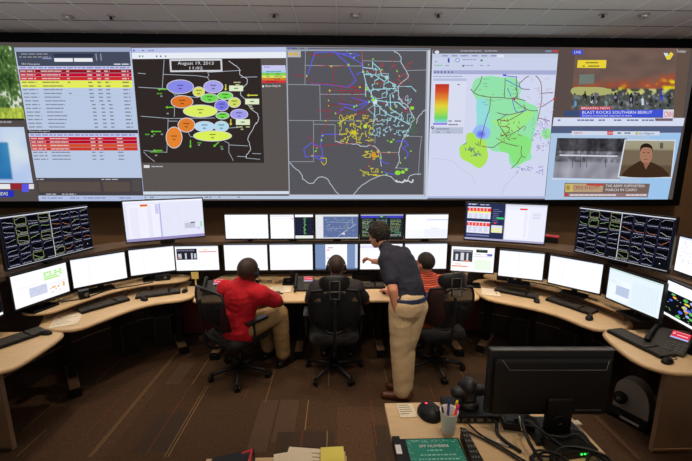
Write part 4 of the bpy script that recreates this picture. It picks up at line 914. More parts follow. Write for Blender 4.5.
d2L = worktop('control_desk', 'maple desk end at the left edge with a keyboard and mouse', [(-2.48, 3.065), (-2.41, 3.01), (-2.38, 2.86), (-2.375, 2.6), (-2.39, 2.47), (-2.50, 2.43), (-3.25, 2.39), (-3.25, 3.06), (-2.8, 3.065)], .76, .03, DG)
bm = NB(); box(bm, (-2.92, 2.56, .37), (.72, .035, .72)); obj('side_panel', bm, 'panel_laminate', d2L)
bm = NB(); box(bm, (-2.62, 2.54, .03), (.1, .01, .02)); obj('name_strip', bm, 'grey_metal', d2L)
d2R = worktop('control_desk', 'maple desk end at the right edge under a desk phone', [(2.46, 2.95), (2.39, 2.92), (2.34, 2.85), (2.29, 2.60), (2.28, 2.43), (2.36, 2.32), (2.5, 2.28), (3.2, 2.26), (3.2, 2.96), (2.8, 2.955)], .76, .03, DG)
bm = NB(); box(bm, (2.85, 2.40, .37), (.76, .035, .72)); obj('side_panel', bm, 'panel_laminate', d2R)
bm = NB(); box(bm, (2.85, 2.38, .04), (.76, .006, .006)); obj('kick_line', bm, 'maple_edge', d2R)

# raised monitor shelves on the side desks
def shelf(label, outline, fr):
    pts = chaikin(outline, 2); t = thing('monitor_shelf', label, 'shelf', (0, 0, .762), 0, 'raised monitor shelves')
    bm = NB(); prism(bm, pts, .078, .098); obj('shelf_board', bm, 'maple', t)
    bm = NB(); tube(bm, [(p.x, p.y, .088) for p in pts], .0105, 6, True); obj('edge_band', bm, 'maple_edge', t, True)
    bm = NB()
    for (x, y) in fr: box(bm, (x, y, .039), (.03, .18, .078))
    P = [Vector((x, y)) for x, y in fr]
    for a, b in zip(P, P[1:]):
        c = (a + b) / 2; d = b - a; box(bm, (c.x, c.y, .039), (d.length, .015, .076), rotz(math.atan2(d.y, d.x)))
    obj('riser', bm, 'ledge_wood', t)
shelf('raised maple shelf behind the keyboards of the left desk', [(-3.0, 3.30), (-2.88, 3.22), (-2.70, 3.24), (-2.62, 3.45), (-2.52, 3.68), (-2.40, 3.88), (-2.18, 4.05), (-1.86, 4.12), (-1.78, 4.26), (-1.86, 4.42), (-2.3, 4.38), (-2.7, 4.02), (-2.92, 3.7)], [(-2.78, 3.42), (-2.68, 3.62), (-2.55, 3.84), (-2.40, 4.02), (-2.2, 4.16), (-1.95, 4.24)])
shelf('raised maple shelf behind the keyboards of the right desk', [(1.86, 4.32), (1.82, 4.18), (2.0, 4.05), (2.22, 3.93), (2.42, 3.72), (2.56, 3.50), (2.64, 3.26), (2.70, 3.05), (2.80, 3.02), (2.9, 3.1), (2.90, 3.5), (2.72, 3.9), (2.4, 4.2), (2.1, 4.38)], [(2.0, 4.18), (2.28, 4.04), (2.5, 3.8), (2.66, 3.5), (2.74, 3.22)])

# curved console back with ledge
def console_back():
    path = [(-3.16, 2.2), (-3.20, 2.8), (-3.17, 3.35), (-3.02, 3.88), (-2.70, 4.34), (-2.2, 4.62), (-1.55, 4.72), (0, 4.72), (1.4, 4.66), (2.05, 4.52), (2.55, 4.24), (2.92, 3.82), (3.12, 3.3), (3.18, 2.7), (3.16, 2.0)]
    P = [Vector((p.x, p.y)) for p in catmull([(*p, 0) for p in path], 5)]
    t = thing('console_back', 'long curved dark console back with a brown ledge behind the monitors', 'console')
    def wallseg(bm, off0, off1, z0, z1):
        nrm = []
        for i in range(len(P)):
            d = (P[min(i + 1, len(P) - 1)] - P[max(0, i - 1)]).normalized(); nrm.append(Vector((-d.y, d.x)))
        prev = None
        for i in range(len(P)):
            a = P[i] + nrm[i] * off0; b = P[i] + nrm[i] * off1
            ring = [bm.verts.new((a.x, a.y, z0)), bm.verts.new((a.x, a.y, z1)), bm.verts.new((b.x, b.y, z1)), bm.verts.new((b.x, b.y, z0))]
            if prev:
                for k in range(4): bm.faces.new((prev[k], prev[(k + 1) % 4], ring[(k + 1) % 4], ring[k]))
            else: bm.faces.new(ring)
            prev = ring
        bm.faces.new(prev[::-1])
    bm = NB(); wallseg(bm, -.03, .06, .0, 1.22); obj('back_panel', bm, 'console_dark', t)
    bm = NB(); wallseg(bm, -.28, .10, 1.225, 1.27); obj('ledge', bm, 'ledge_wood', t)
    bm = NB(); wallseg(bm, -.055, -.03, .25, .45); obj('cable_tray', bm, 'console_dark', t)
    bm = NB(); wallseg(bm, -.06, -.055, .255, .262); obj('tray_edge', bm, 'maple_edge', t)
console_back()
def redpanel(label, x, y, a, w):
    t = thing('end_panel', label, 'panel', (x, y, 0), a, 'dark red panels between the desks'); bm = NB(); box(bm, (0, 0, .36), (w, .03, .7), bev=.004); obj('board', bm, 'console_red', t)
    bm = NB(); box(bm, (0, 0, .012), (w + .02, .05, .022)); obj('foot_rail', bm, 'dark_metal', t)
redpanel('dark red panel below the gap left of the centre desk', -1.76, 4.52, .15, .5)
redpanel('dark red panel below the gap right of the centre desk', 1.70, 4.50, -.2, .42)

# pc towers under desks
def tower(label, x, y, a):
    t = thing('computer_tower', label, 'computer', (x, y, 0), a, 'computers under the desks')
    bm = NB(); box(bm, (0, 0, .21), (.18, .42, .42), bev=.008); obj('case', bm, 'console_dark', t)
    bm = NB(); box(bm, (0, -.213, .22), (.16, .01, .38), bev=.003); box(bm, (0, -.22, .36), (.13, .008, .03)); obj('front_panel', bm, 'dark_metal', t)
    bm = NB(); box(bm, (.05, -.224, .3), (.012, .006, .012)); obj('power_button', bm, 'dark_metal', t)
tower('dull computer tower under the middle of the left desk', -2.55, 4.1, .8)
tower('dull computer tower under the right part of the left desk', -2.2, 4.30, .5)
tower('dull computer tower under the middle of the right desk', 2.32, 4.1, -.7)
tower('dull computer tower under the far right of the right desk', 2.7, 3.7, -1.0)

# ================================================================ KEYBOARDS, MICE, PHONES
def make_keyboard():
    t = thing('keyboard', 'x', 'keyboard'); bm = NB()
    vs = box(bm, (0, 0, .012), (.455, .165, .02), bev=.006)
    obj('key_tray', bm, 'black_plastic', t)
    bm = NB()
    for r in range(6):
        for c in range(21):
            if c in (15, 16 + 0) and c == 15: continue
            if r == 5 and 4 <= c <= 8:
                if c == 6: box(bm, (-.215 + c * .0215, -.062 + (5 - r) * .0245, .026), (.1, .018, .01))
                continue
            box(bm, (-.215 + c * .0215, -.062 + (5 - r) * .0245 + (0.004 if r == 0 else 0), .026), (.0185, .019, .01))
    obj('keys', bm, 'key_black', t); return t
def make_mouse():
    t = thing('mouse', 'x', 'mouse'); bm = NB()
    bmesh.ops.create_uvsphere(bm, u_segments=18, v_segments=10, radius=1)
    for v in bm.verts:
        z = max(0, v.co.z); v.co = Vector((v.co.x * .033, v.co.y * .058, z * (.034 - .008 * v.co.y) + .002))
    obj('shell', bm, 'black_plastic', t, True)
    bm = NB(); lathe(bm, [(0, -.004), (.011, -.004), (.011, .004), (0, .004)], 14, Matrix.Translation((0, .036, .028)) @ roty(PI / 2)); obj('scroll_wheel', bm, 'grey_metal', t)
    bm = NB(); tube(bm, catmull([(0, .055, .012), (.01, .1, .006), (-.02, .15, .005), (.01, .2, .005)], 6), .0022, 6); obj('mouse_cable', bm, 'cable', t); return t
kb0 = make_keyboard(); first = [True]
def kb(label, x, y, a, z=.762):
    if first[0]: first[0] = False; kb0.location = (x, y, z); kb0.rotation_euler = (0, 0, a); tag(kb0, label, 'keyboard', 'black keyboards on the desks'); return
    dup(kb0, (x, y, z), a, label, 'black keyboards on the desks')
kb('black keyboard next to the sheet of paper on the left desk', -2.455, 3.655, math.atan2(.36, .29))
kb('black keyboard at the right half of the left desk', -2.035, 3.975, .38)
kb('black keyboard at the left edge of the photo', -2.74, 2.88, 1.05)
kb('black keyboard beside the notepad on the right desk', 2.07, 3.88, -.78 + .15)
kb('black keyboard nearer the right edge of the right desk', 2.46, 3.50, -1.08)
kb('black keyboard in front of the desk phone at the right edge', 2.52, 2.70, -1.38)
kb('black keyboard between the seated headset man and the standing man', .36, 4.16, 0)
ms0 = make_mouse(); firstm = [True]
def ms(label, x, y, a, z=.762):
    if firstm[0]: firstm[0] = False; ms0.location = (x, y, z); ms0.rotation_euler = (0, 0, a); tag(ms0, label, 'mouse', 'black computer mice'); return
    dup(ms0, (x, y, z), a, label, 'black computer mice')
ms('black mouse between the two keyboards of the left desk', -2.11, 3.80, .9)
ms('black mouse at the right tip of the left desk', -1.77, 4.05, .2)
ms('black mouse on the desk end at the left edge', -2.56, 3.02, 1.3)
ms('black mouse below the first keyboard of the right desk', 2.17, 3.63, -.5)
ms('black mouse at the right end of the right desk', 2.44, 3.19, -.8)
ms('black mouse in front of the desk phone at the right edge', 2.50, 2.42, -1.2)
ms('black mouse under the hand of the man in the orange polo', .56, 3.95, .2)

def phone(label, x, y, a, s=1.0):
    t = thing('desk_phone', label, 'phone', (x, y, .762), a, 'black desk phones with red screens')
    R = rotx(-.0)
    def tiltm(v): return v
    sl = rotx(.55)
    bm = NB(); box(bm, (0, .0, .06), (.22 * s, .2 * s, .03), sl, .008); box(bm, (0, .04, .025), (.2 * s, .12 * s, .05), None, .006); body = obj('phone_body', bm, 'black_plastic', t)
    bm = NB(); pts = [Vector((-.1 * s, -.09 * s, .045)), Vector((-.1 * s, -.05 * s, .085)), Vector((-.1 * s, .05 * s, .135)), Vector((-.1 * s, .1 * s, .145))]; tube(bm, catmull(pts, 6), [.022] * 5 + [.015] * 9 + [.022] * 5, 10); obj('handset', bm, 'black_plastic', t)
    bm = NB(); m = Matrix.Translation((.045 * s, .045 * s, .107)) @ sl; box(bm, m.translation, (.115 * s, .085 * s, .01), sl, .003); obj('screen_bezel', bm, 'grey_metal' if s < 1.1 else 'black_plastic', t)
    cv = Canvas(lambda u, v: (u, v), gain=1.0)
    cv.eps = .0001; cv.lay = 1
    cv.rect(-.05, -.035, .05, .035, (225, 50, 70)); cv.rect(-.05, -.035, .05, -.02, (170, 180, 230)); cv.rect(-.02, -.002, .04, .006, (250, 210, 210)); cv.rect(-.045, .0, -.03, .02, (245, 170, 180)); cv.rect(-.03, .025, .045, .031, (240, 150, 160))
    o = cv.build('phone_screen', t)
    o.location = (.045 * s, .045 * s - .004, .1125 + .001); o.rotation_euler = (-(PI / 2 - .55), 0, 0); o.scale = (s, 1, s)
    bm = NB()
    for i in range(4):
        for j in range(4): p = sl @ Vector(((.005 + i * .028) * s, (-.075 + j * .02) * s, .018)); box(bm, (p.x, p.y, p.z + .058), (.018 * s, .012 * s, .006), sl)
    obj('buttons', bm, 'key_black', t)
    bm = NB(); tube(bm, [(-.1 * s + .012 * math.cos(k * .9), -.1 * s - .03 * math.sin(k * .035), .02 + .012 * math.sin(k * .9)) for k in range(60)], .003, 5); obj('coiled_cord', bm, 'cable', t)
    return t
phone('desk phone with a red screen hidden behind the man in the red polo', -1.42, 4.02, .1)
phone('desk phone with a red screen left of the seated headset man', -.38, 4.10, 0)
phone('large desk phone with a red screen at the right edge', 2.70, 2.63, -1.05, 1.12)

def sheet(name, label, x, y, a, w, d, z=.762, m='paper', lines=8, cat='paper', th=.003):
    t = thing(name, label, cat, (x, y, z), a)
    bm = NB(); box(bm, (0, 0, th / 2), (w, d, th)); obj('page', bm, m, t)
    if lines:
        bm = NB(); r = random.Random(int(x * 100))
        for k in range(lines): L = w * r.uniform(.4, .8); box(bm, (-w * .42 + L / 2, d * .4 - k * d * .8 / lines, th + .0004), (L, .003, .0008))
        obj('printed_lines', bm, 'ink', t)
    return t
sheet('paper_sheet', 'printed sheet at the left tip of the left desk', -2.585, 3.30, .45, .22, .3)
sheet('paper_sheet', 'stack of white sheets beside the red polo man\'s hand', -.66, 4.08, 0, .25, .2, th=.008)
n = sheet('notepad', 'cream notepad with a red pen on the right desk', 1.79, 3.93, -.35, .20, .24, lines=0, cat='notepad', th=.008)
bm = NB(); box(bm, (0, .115, .006), (.2, .012, .012)); obj('binding', bm, 'tan_box', n)
t = thing('pen', 'short dark red pen lying on the cream notepad', 'pen', (1.84, 3.9, .776), 1.3)
bm = NB(); tube(bm, [(-.06, 0, 0), (.05, 0, 0)], .004, 8); obj('barrel', bm, 'pen_red', t); bm = NB(); tube(bm, [(.05, 0, 0), (.062, 0, 0)], [.004, .001], 8); obj('tip', bm, 'dark_metal', t)
sheet('paper_sheet', 'white sheet on the centre desk beside the standing man', .22, 3.95, -.1, .28, .2)
sheet('paper_sheet', 'white sheet on the centre desk near the right keyboard', 1.35, 4.0, .1, .2, .27)
sheet('paper_sheet', 'small blue and white paper on the desk before the red polo man', -.92, 4.1, .2, .14, .1, lines=3)
t = sheet('sticky_note', 'pale yellow sticky note standing at the gap below the web page monitor', -1.70, 4.20, 0, .085, .004, z=.87, m='postit', lines=0, cat='sticky note')
t.children[0].location = (0, 0, 0)
bpy.data.meshes.remove(t.children[0].data); bm = NB(); box(bm, (0, 0, .04), (.085, .004, .085)); box(bm, (0, .01, -.05), (.02, .004, .12)); obj('page', bm, 'postit', t)

# small things on the shelves and centre desk
def smallbox(name, label, x, y, z, a, s, m='black_plastic', knob=True, cat='box'):
    t = thing(name, label, cat, (x, y, z), a); bm = NB(); box(bm, (0, 0, s[2] / 2), s, bev=min(s) * .12); obj('body', bm, m, t)
    if knob: bm = NB(); lathe(bm, [(0, 0), (s[2] * .22, 0), (s[2] * .22, .006), (s[2] * .12, .008), (0, .008)], 14, Matrix.Translation((s[0] * .18, -s[1] / 2, s[2] * .5)) @ rotx(PI / 2)); obj('knob', bm, 'grey_metal', t)
    return t
smallbox('speaker', 'small black box speaker on the left raised shelf', -2.08, 4.20, .86, .35, (.16, .08, .07), cat='speaker')
smallbox('speaker', 'small black box below the gap of the two left monitors', -2.62, 3.62, .86, .8, (.09, .08, .09), cat='speaker')
smallbox('card_reader', 'small cream box on the centre desk below the second monitor', -.76, 4.30, .762, 0, (.07, .05, .06), 'tan_box', cat='card reader')
smallbox('card_reader', 'small dark box on the centre desk below the second monitor', -.62, 4.36, .762, 0, (.09, .06, .05), cat='card reader')
smallbox('paper_tray', 'tan paper tray under the web page monitor right of the orange polo man', 1.60, 4.36, .762, -.2, (.24, .16, .11), 'tan_box', False, cat='tray')
smallbox('speaker', 'low black speaker under the white monitors of the right desk', 2.02, 4.08, .86, -.4, (.18, .07, .05), cat='speaker')
smallbox('docking_station', 'long black dock under the monitor the standing man points at', .5, 4.42, .762, 0, (.6, .12, .09), cat='dock')
# cable snake on shelf
def cable(name, label, pts, r, m='cable', grp=None):
    bm = NB(); P = catmull(pts, 8); c = P[0].copy(); tube(bm, [p - c for p in P], r, 6); o = obj(name, bm, m); o.location = c; tag(o, label, 'cable', grp); return o
cable('cable', 'black cable running along the left raised shelf', [(-2.76, 3.5, .866), (-2.6, 3.62, .866), (-2.5, 3.85, .866), (-2.3, 3.98, .866), (-2.15, 4.1, .866)], .006)
cable('cable', 'black cable running along the right raised shelf', [(2.05, 4.12, .866), (2.3, 3.95, .866), (2.45, 3.8, .872), (2.53, 3.62, .866), (2.66, 3.4, .866)], .006)
cable('cable', 'black cable hanging in a loop below the right desk', [(2.0, 4.3, .7), (2.02, 4.25, .35), (2.1, 4.18, .2), (2.17, 4.1, .35), (2.17, 4.1, .7)], .005)
cable('cable', 'black cable hanging in a loop below the left desk', [(-2.42, 3.9, .7), (-2.38, 3.86, .35), (-2.3, 3.9, .2), (-2.22, 3.96, .35), (-2.22, 3.98, .7)], .005)
# far chairs behind console at the back wall
t = thing('storage_crate', 'low black crate with a red rim on the ledge behind the right desk', 'crate', (2.62, 4.32, 1.272), -.6)
bm = NB(); box(bm, (0, 0, .035), (.26, .12, .07), bev=.006); obj('bin', bm, 'black_plastic', t); bm = NB(); box(bm, (0, 0, .076), (.27, .13, .014), bev=.004); obj('rim', bm, 'red_plastic', t)

# ================================================================ CHAIRS
def make_chair(name, label, loc, rz, head=True, base_rot=0.0, arms=True, headless=False):
    """local: sitter faces +Y, origin on the floor under the gas lift"""
    t = thing(name, label, 'chair', loc, rz, 'black mesh office chairs')
    bm = NB()
    lathe(bm, [(0, .07), (.05, .07), (.055, .1), (.035, .12), (0, .12)], 20); hub = obj('base_hub', bm, 'chair_plastic', t)
    for k in range(5):
        a = base_rot + k * 2 * PI / 5; d = Vector((math.cos(a), math.sin(a), 0))
        bm = NB(); tube(bm, [d * .03 + Vector((0, 0, .105)), d * .17 + Vector((0, 0, .095)), d * .31 + Vector((0, 0, .072))], [.028, .022, .016], 10); lg = obj('base_arm', bm, 'chair_plastic', t, True)
        bm = NB(); s = Vector((-d.y, d.x, 0))
        for q in (-1, 1):
            c = d * .31 + s * (.016 * q) + Vector((0, 0, .03)); lathe(bm, [(0, -.01), (.026, -.01), (.03, -.005), (.03, .005), (.026, .01), (0, .01)], 14, Matrix.Translation(c) @ rotz(a + .5) @ rotx(PI / 2))
        obj('caster', bm, 'black_plastic', lg)
    bm = NB(); lathe(bm, [(0, .12), (.028, .12), (.028, .25), (.018, .25), (.018, .40), (0, .40)], 18); obj('gas_lift', bm, 'dark_metal', t)
    bm = NB(); box(bm, (0, -.01, .41), (.2, .26, .05), bev=.012); obj('tilt_mechanism', bm, 'chair_plastic', t)
    bm = NB(); tube(bm, [(.1, .05, .41), (.26, .05, .405)], .007, 8); obj('lever', bm, 'chair_plastic', t)
    bm = NB()
    pts = chaikin([(-.25, -.2), (-.2, -.25), (.2, -.25), (.25, -.2), (.26, .15), (.2, .26), (-.2, .26), (-.26, .15)], 2); n = len(pts)
    rings = []
    for sc, z in ((.9, .43), (1.0, .445), (1.03, .475), (.98, .505), (.85, .515)):
        rings.append([bm.verts.new((p.x * sc, p.y * sc, z + .012 * (1 if z > .5 else 0) - .03 * max(0, (p.y - .12)) )) for p in pts])
    for A, B in zip(rings, rings[1:]):
        for i in range(n): bm.faces.new((A[i], A[(i + 1) % n], B[(i + 1) % n], B[i]))
    bm.faces.new(rings[0][::-1]); bm.faces.new(rings[-1]); obj('seat', bm, 'chair_fabric', t, True)
    # back: frame loop + mesh
    def bp(x, h):     # h 0..1, x -1..1 ; curved shell
        w = .10 + .145 * math.sqrt(max(0, 1 - max(0, (.45 - h) / .45) ** 2)) - .03 * max(0, h - .8) / .2
        return Vector((x * w, -.25 - .11 * h - .035 * math.sin(h * PI) + .05 * x * x, .60 + .44 * h))
    loop = []
    for k in range(12): loop.append(bp(-1, k / 11))
    for k in range(1, 8): x = -1 + 2 * k / 8; loop.append(bp(x, 1) + Vector((0, 0, .03 * (1 - x * x))))
    for k in range(12): loop.append(bp(1, 1 - k / 11))
    for k in range(1, 8): x = 1 - 2 * k / 8; loop.append(bp(x, 0) - Vector((0, 0, .03 * (1 - x * x))))
    bm = NB(); tube(bm, loop, .012, 8, True); fr = obj('backrest_frame', bm, 'chair_plastic', t, True)
    bm = NB(); G = []
    for j in range(13):
        h = j / 12; G.append([bm.verts.new(bp(-.97 + 1.94 * i / 12, h) + Vector((0, 0, (.028 if j == 12 else (-.028 if j == 0 else 0)) * (1 - (-.97 + 1.94 * i / 12) ** 2)))) for i in range(13)])
    for j in range(12):
        for i in range(12): bm.faces.new((G[j][i], G[j][i + 1], G[j + 1][i + 1], G[j + 1][i]))
    mo = obj('backrest_mesh', bm, 'chair_mesh', t, True)
    so = mo.modifiers.new('s', 'SOLIDIFY'); so.thickness = .006
    bm = NB(); tube(bm, catmull([(-.2, -.26, .56), (-.1, -.30, .545), (.1, -.30, .545), (.2, -.26, .56)], 5), .007, 8); obj('lumbar_bar', bm, 'dark_metal', t)
    bm = NB(); tube(bm, catmull([(0, -.1, .41), (0, -.26, .42), (0, -.37, .5), (0, -.39, .68), (0, -.41, .85), (0, -.41, .98)], 6), .015, 10); obj('spine', bm, 'chair_plastic', t, True)
    if arms:
        for q in (-1, 1):
            bm = NB(); tube(bm, catmull([(q * .12, 0, .42), (q * .27, -.02, .44), (q * .29, -.02, .55), (q * .285, -.02, .68)], 6), .015, 8); ar = obj('armrest', bm, 'chair_plastic', t, True)
            bm = NB(); box(bm, (q * .28, .02, .695), (.075, .25, .03), None, .012); obj('arm_pad', bm, 'chair_plastic', ar)
    if head:
        bm = NB()
        bmesh.ops.create_uvsphere(bm, u_segments=24, v_segments=14, radius=1)
        for v in bm.verts:
            x, y, z = v.co; f = lambda q, p: math.copysign(abs(q) ** p, q)
            v.co = Vector((f(x, .8) * .15, y * .028 + .05 * x * x - .37, f(z, .75) * .085 + 1.13))
        hd = obj('headrest', bm, 'chair_plastic', t, True)
        bm = NB(); tube(bm, [(-.045, -.42, 1.0), (-.045, -.41, 1.17), (.045, -.41, 1.17), (.045, -.42, 1.0)], .008, 6, True); tube(bm, [(-.09, -.40, 1.06), (.09, -.40, 1.06)], .01, 6)
        for q in (-1, 1): lathe(bm, [(0, 0), (.012, 0), (.012, .02), (0, .02)], 10, Matrix.Translation((q * .09, -.40, 1.055)) @ rotx(PI / 2))
        obj('headrest_bracket', bm, 'bracket', hd)
    return t
make_chair('office_chair', 'black mesh office chair under the man in the red polo, without headrest', (-1.03, 3.56, 0), math.radians(-40), head=False, base_rot=.5)
make_chair('office_chair', 'black mesh office chair with headrest under the seated headset man in grey', (-.03, 3.58, 0), math.radians(2), base_rot=.25)
make_chair('office_chair', 'black mesh office chair with headrest under the man in the orange polo', (1.08, 3.63, 0), math.radians(8), base_rot=.9)

# ================================================================ PEOPLE
def cap(bm, a, b, ra, rb, n=16, fl=None):
    """closed tapered capsule; fl=(axis vector, factor) flattens along an axis"""
    a = Vector(a); b = Vector(b); d = b - a; L = d.length
    z = d.normalized() if L > 1e-6 else Vector((0, 0, 1)); x = z.cross(Vector((0, 1, 0)) if abs(z.y) < .9 else Vector((1, 0, 0))).normalized(); y = z.cross(x)
    rings = []; top = bm.verts.new(a - z * ra)
    K = 5
    pr = [(ra * math.cos(t), -ra * math.sin(t)) for t in [PI / 2 * (1 - k / K) for k in range(1, K + 1)]] + [(rb * math.cos(t), L + rb * math.sin(t)) for t in [PI / 2 * k / K for k in range(0, K)]]
    for r, h in pr: rings.append([bm.verts.new(a + z * h + (x * math.cos(2 * PI * k / n) + y * math.sin(2 * PI * k / n)) * r) for k in range(n)])
    bot = bm.verts.new(b + z * rb)
    for k in range(n): bm.faces.new((top, rings[0][(k + 1) % n], rings[0][k])); bm.faces.new((bot, rings[-1][k], rings[-1][(k + 1) % n]))
    for A, B in zip(rings, rings[1:]):
        for k in range(n): bm.faces.new((A[k], A[(k + 1) % n], B[(k + 1) % n], B[k]))
    vs = [top, bot] + [v for r in rings for v in r]
    if fl:
        ax = Vector(fl[0]).normalized(); f = fl[1]
        for v in vs:
            t = max(0, min(1, (v.co - a).dot(z) / max(L, 1e-6))); c = a + z * (L * t); o = v.co - c; v.co = c + o - ax * (o.dot(ax) * (1 - f))
    return vs
def ell3(bm, c, r, R=None):
    s = bmesh.ops.create_uvsphere(bm, u_segments=20, v_segments=14, radius=1)
    R = R or Matrix.Identity(3)
    for v in s['verts']: v.co = Vector(c) + R @ Vector((v.co.x * r[0], v.co.y * r[1], v.co.z * r[2]))
def frame3(fwd, up=(0, 0, 1)):
    f = Vector(fwd).normalized(); u = Vector(up); r = f.cross(u).normalized(); u = r.cross(f).normalized()
    return Matrix((r, f, u)).transposed()      # columns right, forward, up
def skinmesh(name, bm, m, parent, voxel=.007, sm=4, fold=0.0, fscale=9.0, origin=None, seed=0, zmin=None):
    me = bpy.data.meshes.new('tmp'); bmesh.ops.recalc_face_normals(bm, faces=bm.faces); bm.to_mesh(me); bm.free()
    o = bpy.data.objects.new('tmp', me); C.objects.link(o)
    r = o.modifiers.new('r', 'REMESH'); r.mode = 'VOXEL'; r.voxel_size = voxel; r.use_smooth_shade = True
    if sm: s = o.modifiers.new('s', 'SMOOTH'); s.factor = .5; s.iterations = sm
    dg = bpy.context.evaluated_depsgraph_get(); dg.update()
    out = bpy.data.meshes.new_from_object(o.evaluated_get(dg)); out.name = name
    bpy.data.objects.remove(o); bpy.data.meshes.remove(me)
    if fold:
        nn = [v.normal.copy() for v in out.vertices]
        for v, q in zip(out.vertices, nn):
            p = v.co; a = noise.noise(Vector((p.x * fscale, p.y * fscale, p.z * fscale * 1.8 + seed))); b = noise.noise(Vector((p.x * 25, p.y * 25, p.z * 30 + seed)))
            v.co = p + q * (fold * (1 - 2 * abs(a)) + fold * .3 * b)
    if zmin is not None:
        for v in out.vertices: v.co.z = max(v.co.z, zmin)
    off = Vector(origin) if origin else Vector((0, 0, 0))
    for v in out.vertices: v.co = v.co - off
    out.materials.clear(); out.materials.append(MATS[m])
    for p in out.polygons: p.use_smooth = True
    ob = bpy.data.objects.new(name, out); C.objects.link(ob)
    if parent: ob.parent = parent
    return ob
def hand(bm, wrist, d, palm_n, side=1, curl=.5, point=False, s=1.0):
    """d: direction wrist->fingers, palm_n: direction the palm faces; side=+1 thumb towards d x palm_n"""
    d = Vector(d).normalized(); n = Vector(palm_n); n = (n - d * n.dot(d)).normalized(); x = d.cross(n) * side
    w = Vector(wrist); kn = w + d * .085 * s
    for q in (-.03, -.01, .01, .03): cap(bm, w + x * q * .6 * s + d * .01, kn + x * q * s, .014 * s, .0115 * s, 8)
    L = {0: .062, 1: .075, 2: .07, 3: .055}
    for i, q in enumerate((.031, .0105, -.0105, -.031)):
        c = curl if not (point and i == 0) else .05
        if point and i > 0: c = 1.25
        l = L[i] * s; a = kn + x * q * s; dd = d.copy(); r = .0088 * s
        for seg, k in ((.45, .45), (.32, .8), (.23, .6)):
            ang = c * k; dd = (dd * math.cos(ang) + n * math.sin(ang)).normalized(); b = a + dd * l * seg; cap(bm, a, b, r, r * .92, 8); a = b; r *= .93
    tb = w + x * .024 * s + d * .02 * s; t1 = tb + (x * .75 + d * .6 + n * .25).normalized() * .042 * s; t2 = t1 + (x * .3 + d * .9 + n * .3).normalized() * .03 * s
    cap(bm, tb, t1, .013 * s, .0105 * s, 8); cap(bm, t1, t2, .0105 * s, .009 * s, 8)
def headmesh(bm, c, fwd, up=(0, 0, 1), s=1.0):
    R = frame3(fwd, up); c = Vector(c)
    def w(x, y, z): return c + R @ Vector((x * s, y * s, z * s))
    ell3(bm, w(0, -.012, .028), (.078 * s, .095 * s, .095 * s), R)
    ell3(bm, w(0, .02, -.035), (.064 * s, .068 * s, .08 * s), R)
    cap(bm, w(0, .04, -.085), w(0, .06, -.09), .032 * s, .026 * s)
    cap(bm, w(0, .088, .012), w(0, .106, -.028), .010 * s, .015 * s, 10)
    cap(bm, w(-.022, .080, -.062), w(.022, .080, -.062), .011 * s, .011 * s, 8); cap(bm, w(-.018, .076, -.078), w(.018, .076, -.078), .011 * s, .011 * s, 8)
    cap(bm, w(-.045, .072, .028), w(.045, .072, .028), .016 * s, .016 * s, 8)
    for q in (-1, 1):
        ell3(bm, w(q * .03, .078, .006), (.014 * s, .012 * s, .009 * s), R)
        ell3(bm, w(q * .079, -.004, -.012), (.010 * s, .020 * s, .032 * s), R)
def eyes(c, fwd, up, parent, s, origin):
    R = frame3(fwd, up); bm = NB()
    for q in (-1, 1): ell3(bm, Vector(c) + R @ Vector((q * .03 * s, .086 * s, .006 * s)) - Vector(origin), (.009 * s, .006 * s, .006 * s), R)
    obj('eyes', bm, 'white', parent, True)
def hairmesh(name, c, fwd, up, s, m, parent, th=.008, low=-.045, rough=.004, origin=None, front=.05):
    R = frame3(fwd, up); bm = NB(); c = Vector(c)
    sp = bmesh.ops.create_icosphere(bm, subdivisions=5, radius=1)
    dele = []
    for v in sp['verts']:
        p = Vector((v.co.x * .084, v.co.y * .101 - .012, v.co.z * .100 + .03))
        p = p + Vector(v.co).normalized() * (th + rough * noise.noise(Vector(v.co) * 6) + rough * .5 * noise.noise(Vector(v.co) * 17))
        lim = low + (front - low) * max(0, min(1, (v.co.y + .1) / .75))
        if p.z < lim: dele.append(v)
        v.co = c + R @ (p * s)
    bmesh.ops.delete(bm, geom=dele, context='VERTS')
    off = Vector(origin or (0, 0, 0))
    for v in bm.verts: v.co -= off
    o = obj(name, bm, m, parent, True)
    so = o.modifiers.new('s', 'SOLIDIFY'); so.thickness = .007; so.offset = -1
    return o
def headset(c, fwd, up, s, parent, origin, mic=True, band_back=False):
    R = frame3(fwd, up); c = Vector(c); off = Vector(origin); bm = NB()
    def w(x, y, z): return c + R @ Vector((x * s, y * s, z * s)) - off
    if band_back: pts = [w(.088 * math.cos(t), -.11 * math.sin(t) - .005, .02) for t in [PI * k / 14 for k in range(15)]]
    else: pts = [w(.094 * math.cos(t), .0, .125 * math.sin(t) - .005) for t in [PI * k / 14 for k in range(15)]]
    tube(bm, pts, .006, 8); hs = obj('headset', bm, 'black_plastic', parent, True)
    bm = NB()
    for q in (-1, 1): lathe(bm, [(0, -.012), (.026, -.012), (.03, 0), (.026, .012), (0, .012)], 14, Matrix.Translation(w(q * .094, -.002, -.01)) @ R.to_4x4() @ roty(PI / 2))
    obj('ear_cup', bm, 'black_plastic', hs)
    if mic: bm = NB(); tube(bm, catmull([w(.098, 0, -.02), w(.09, .06, -.06), w(.06, .105, -.075)], 5), .004, 6); obj('microphone_boom', bm, 'dark_metal', hs)

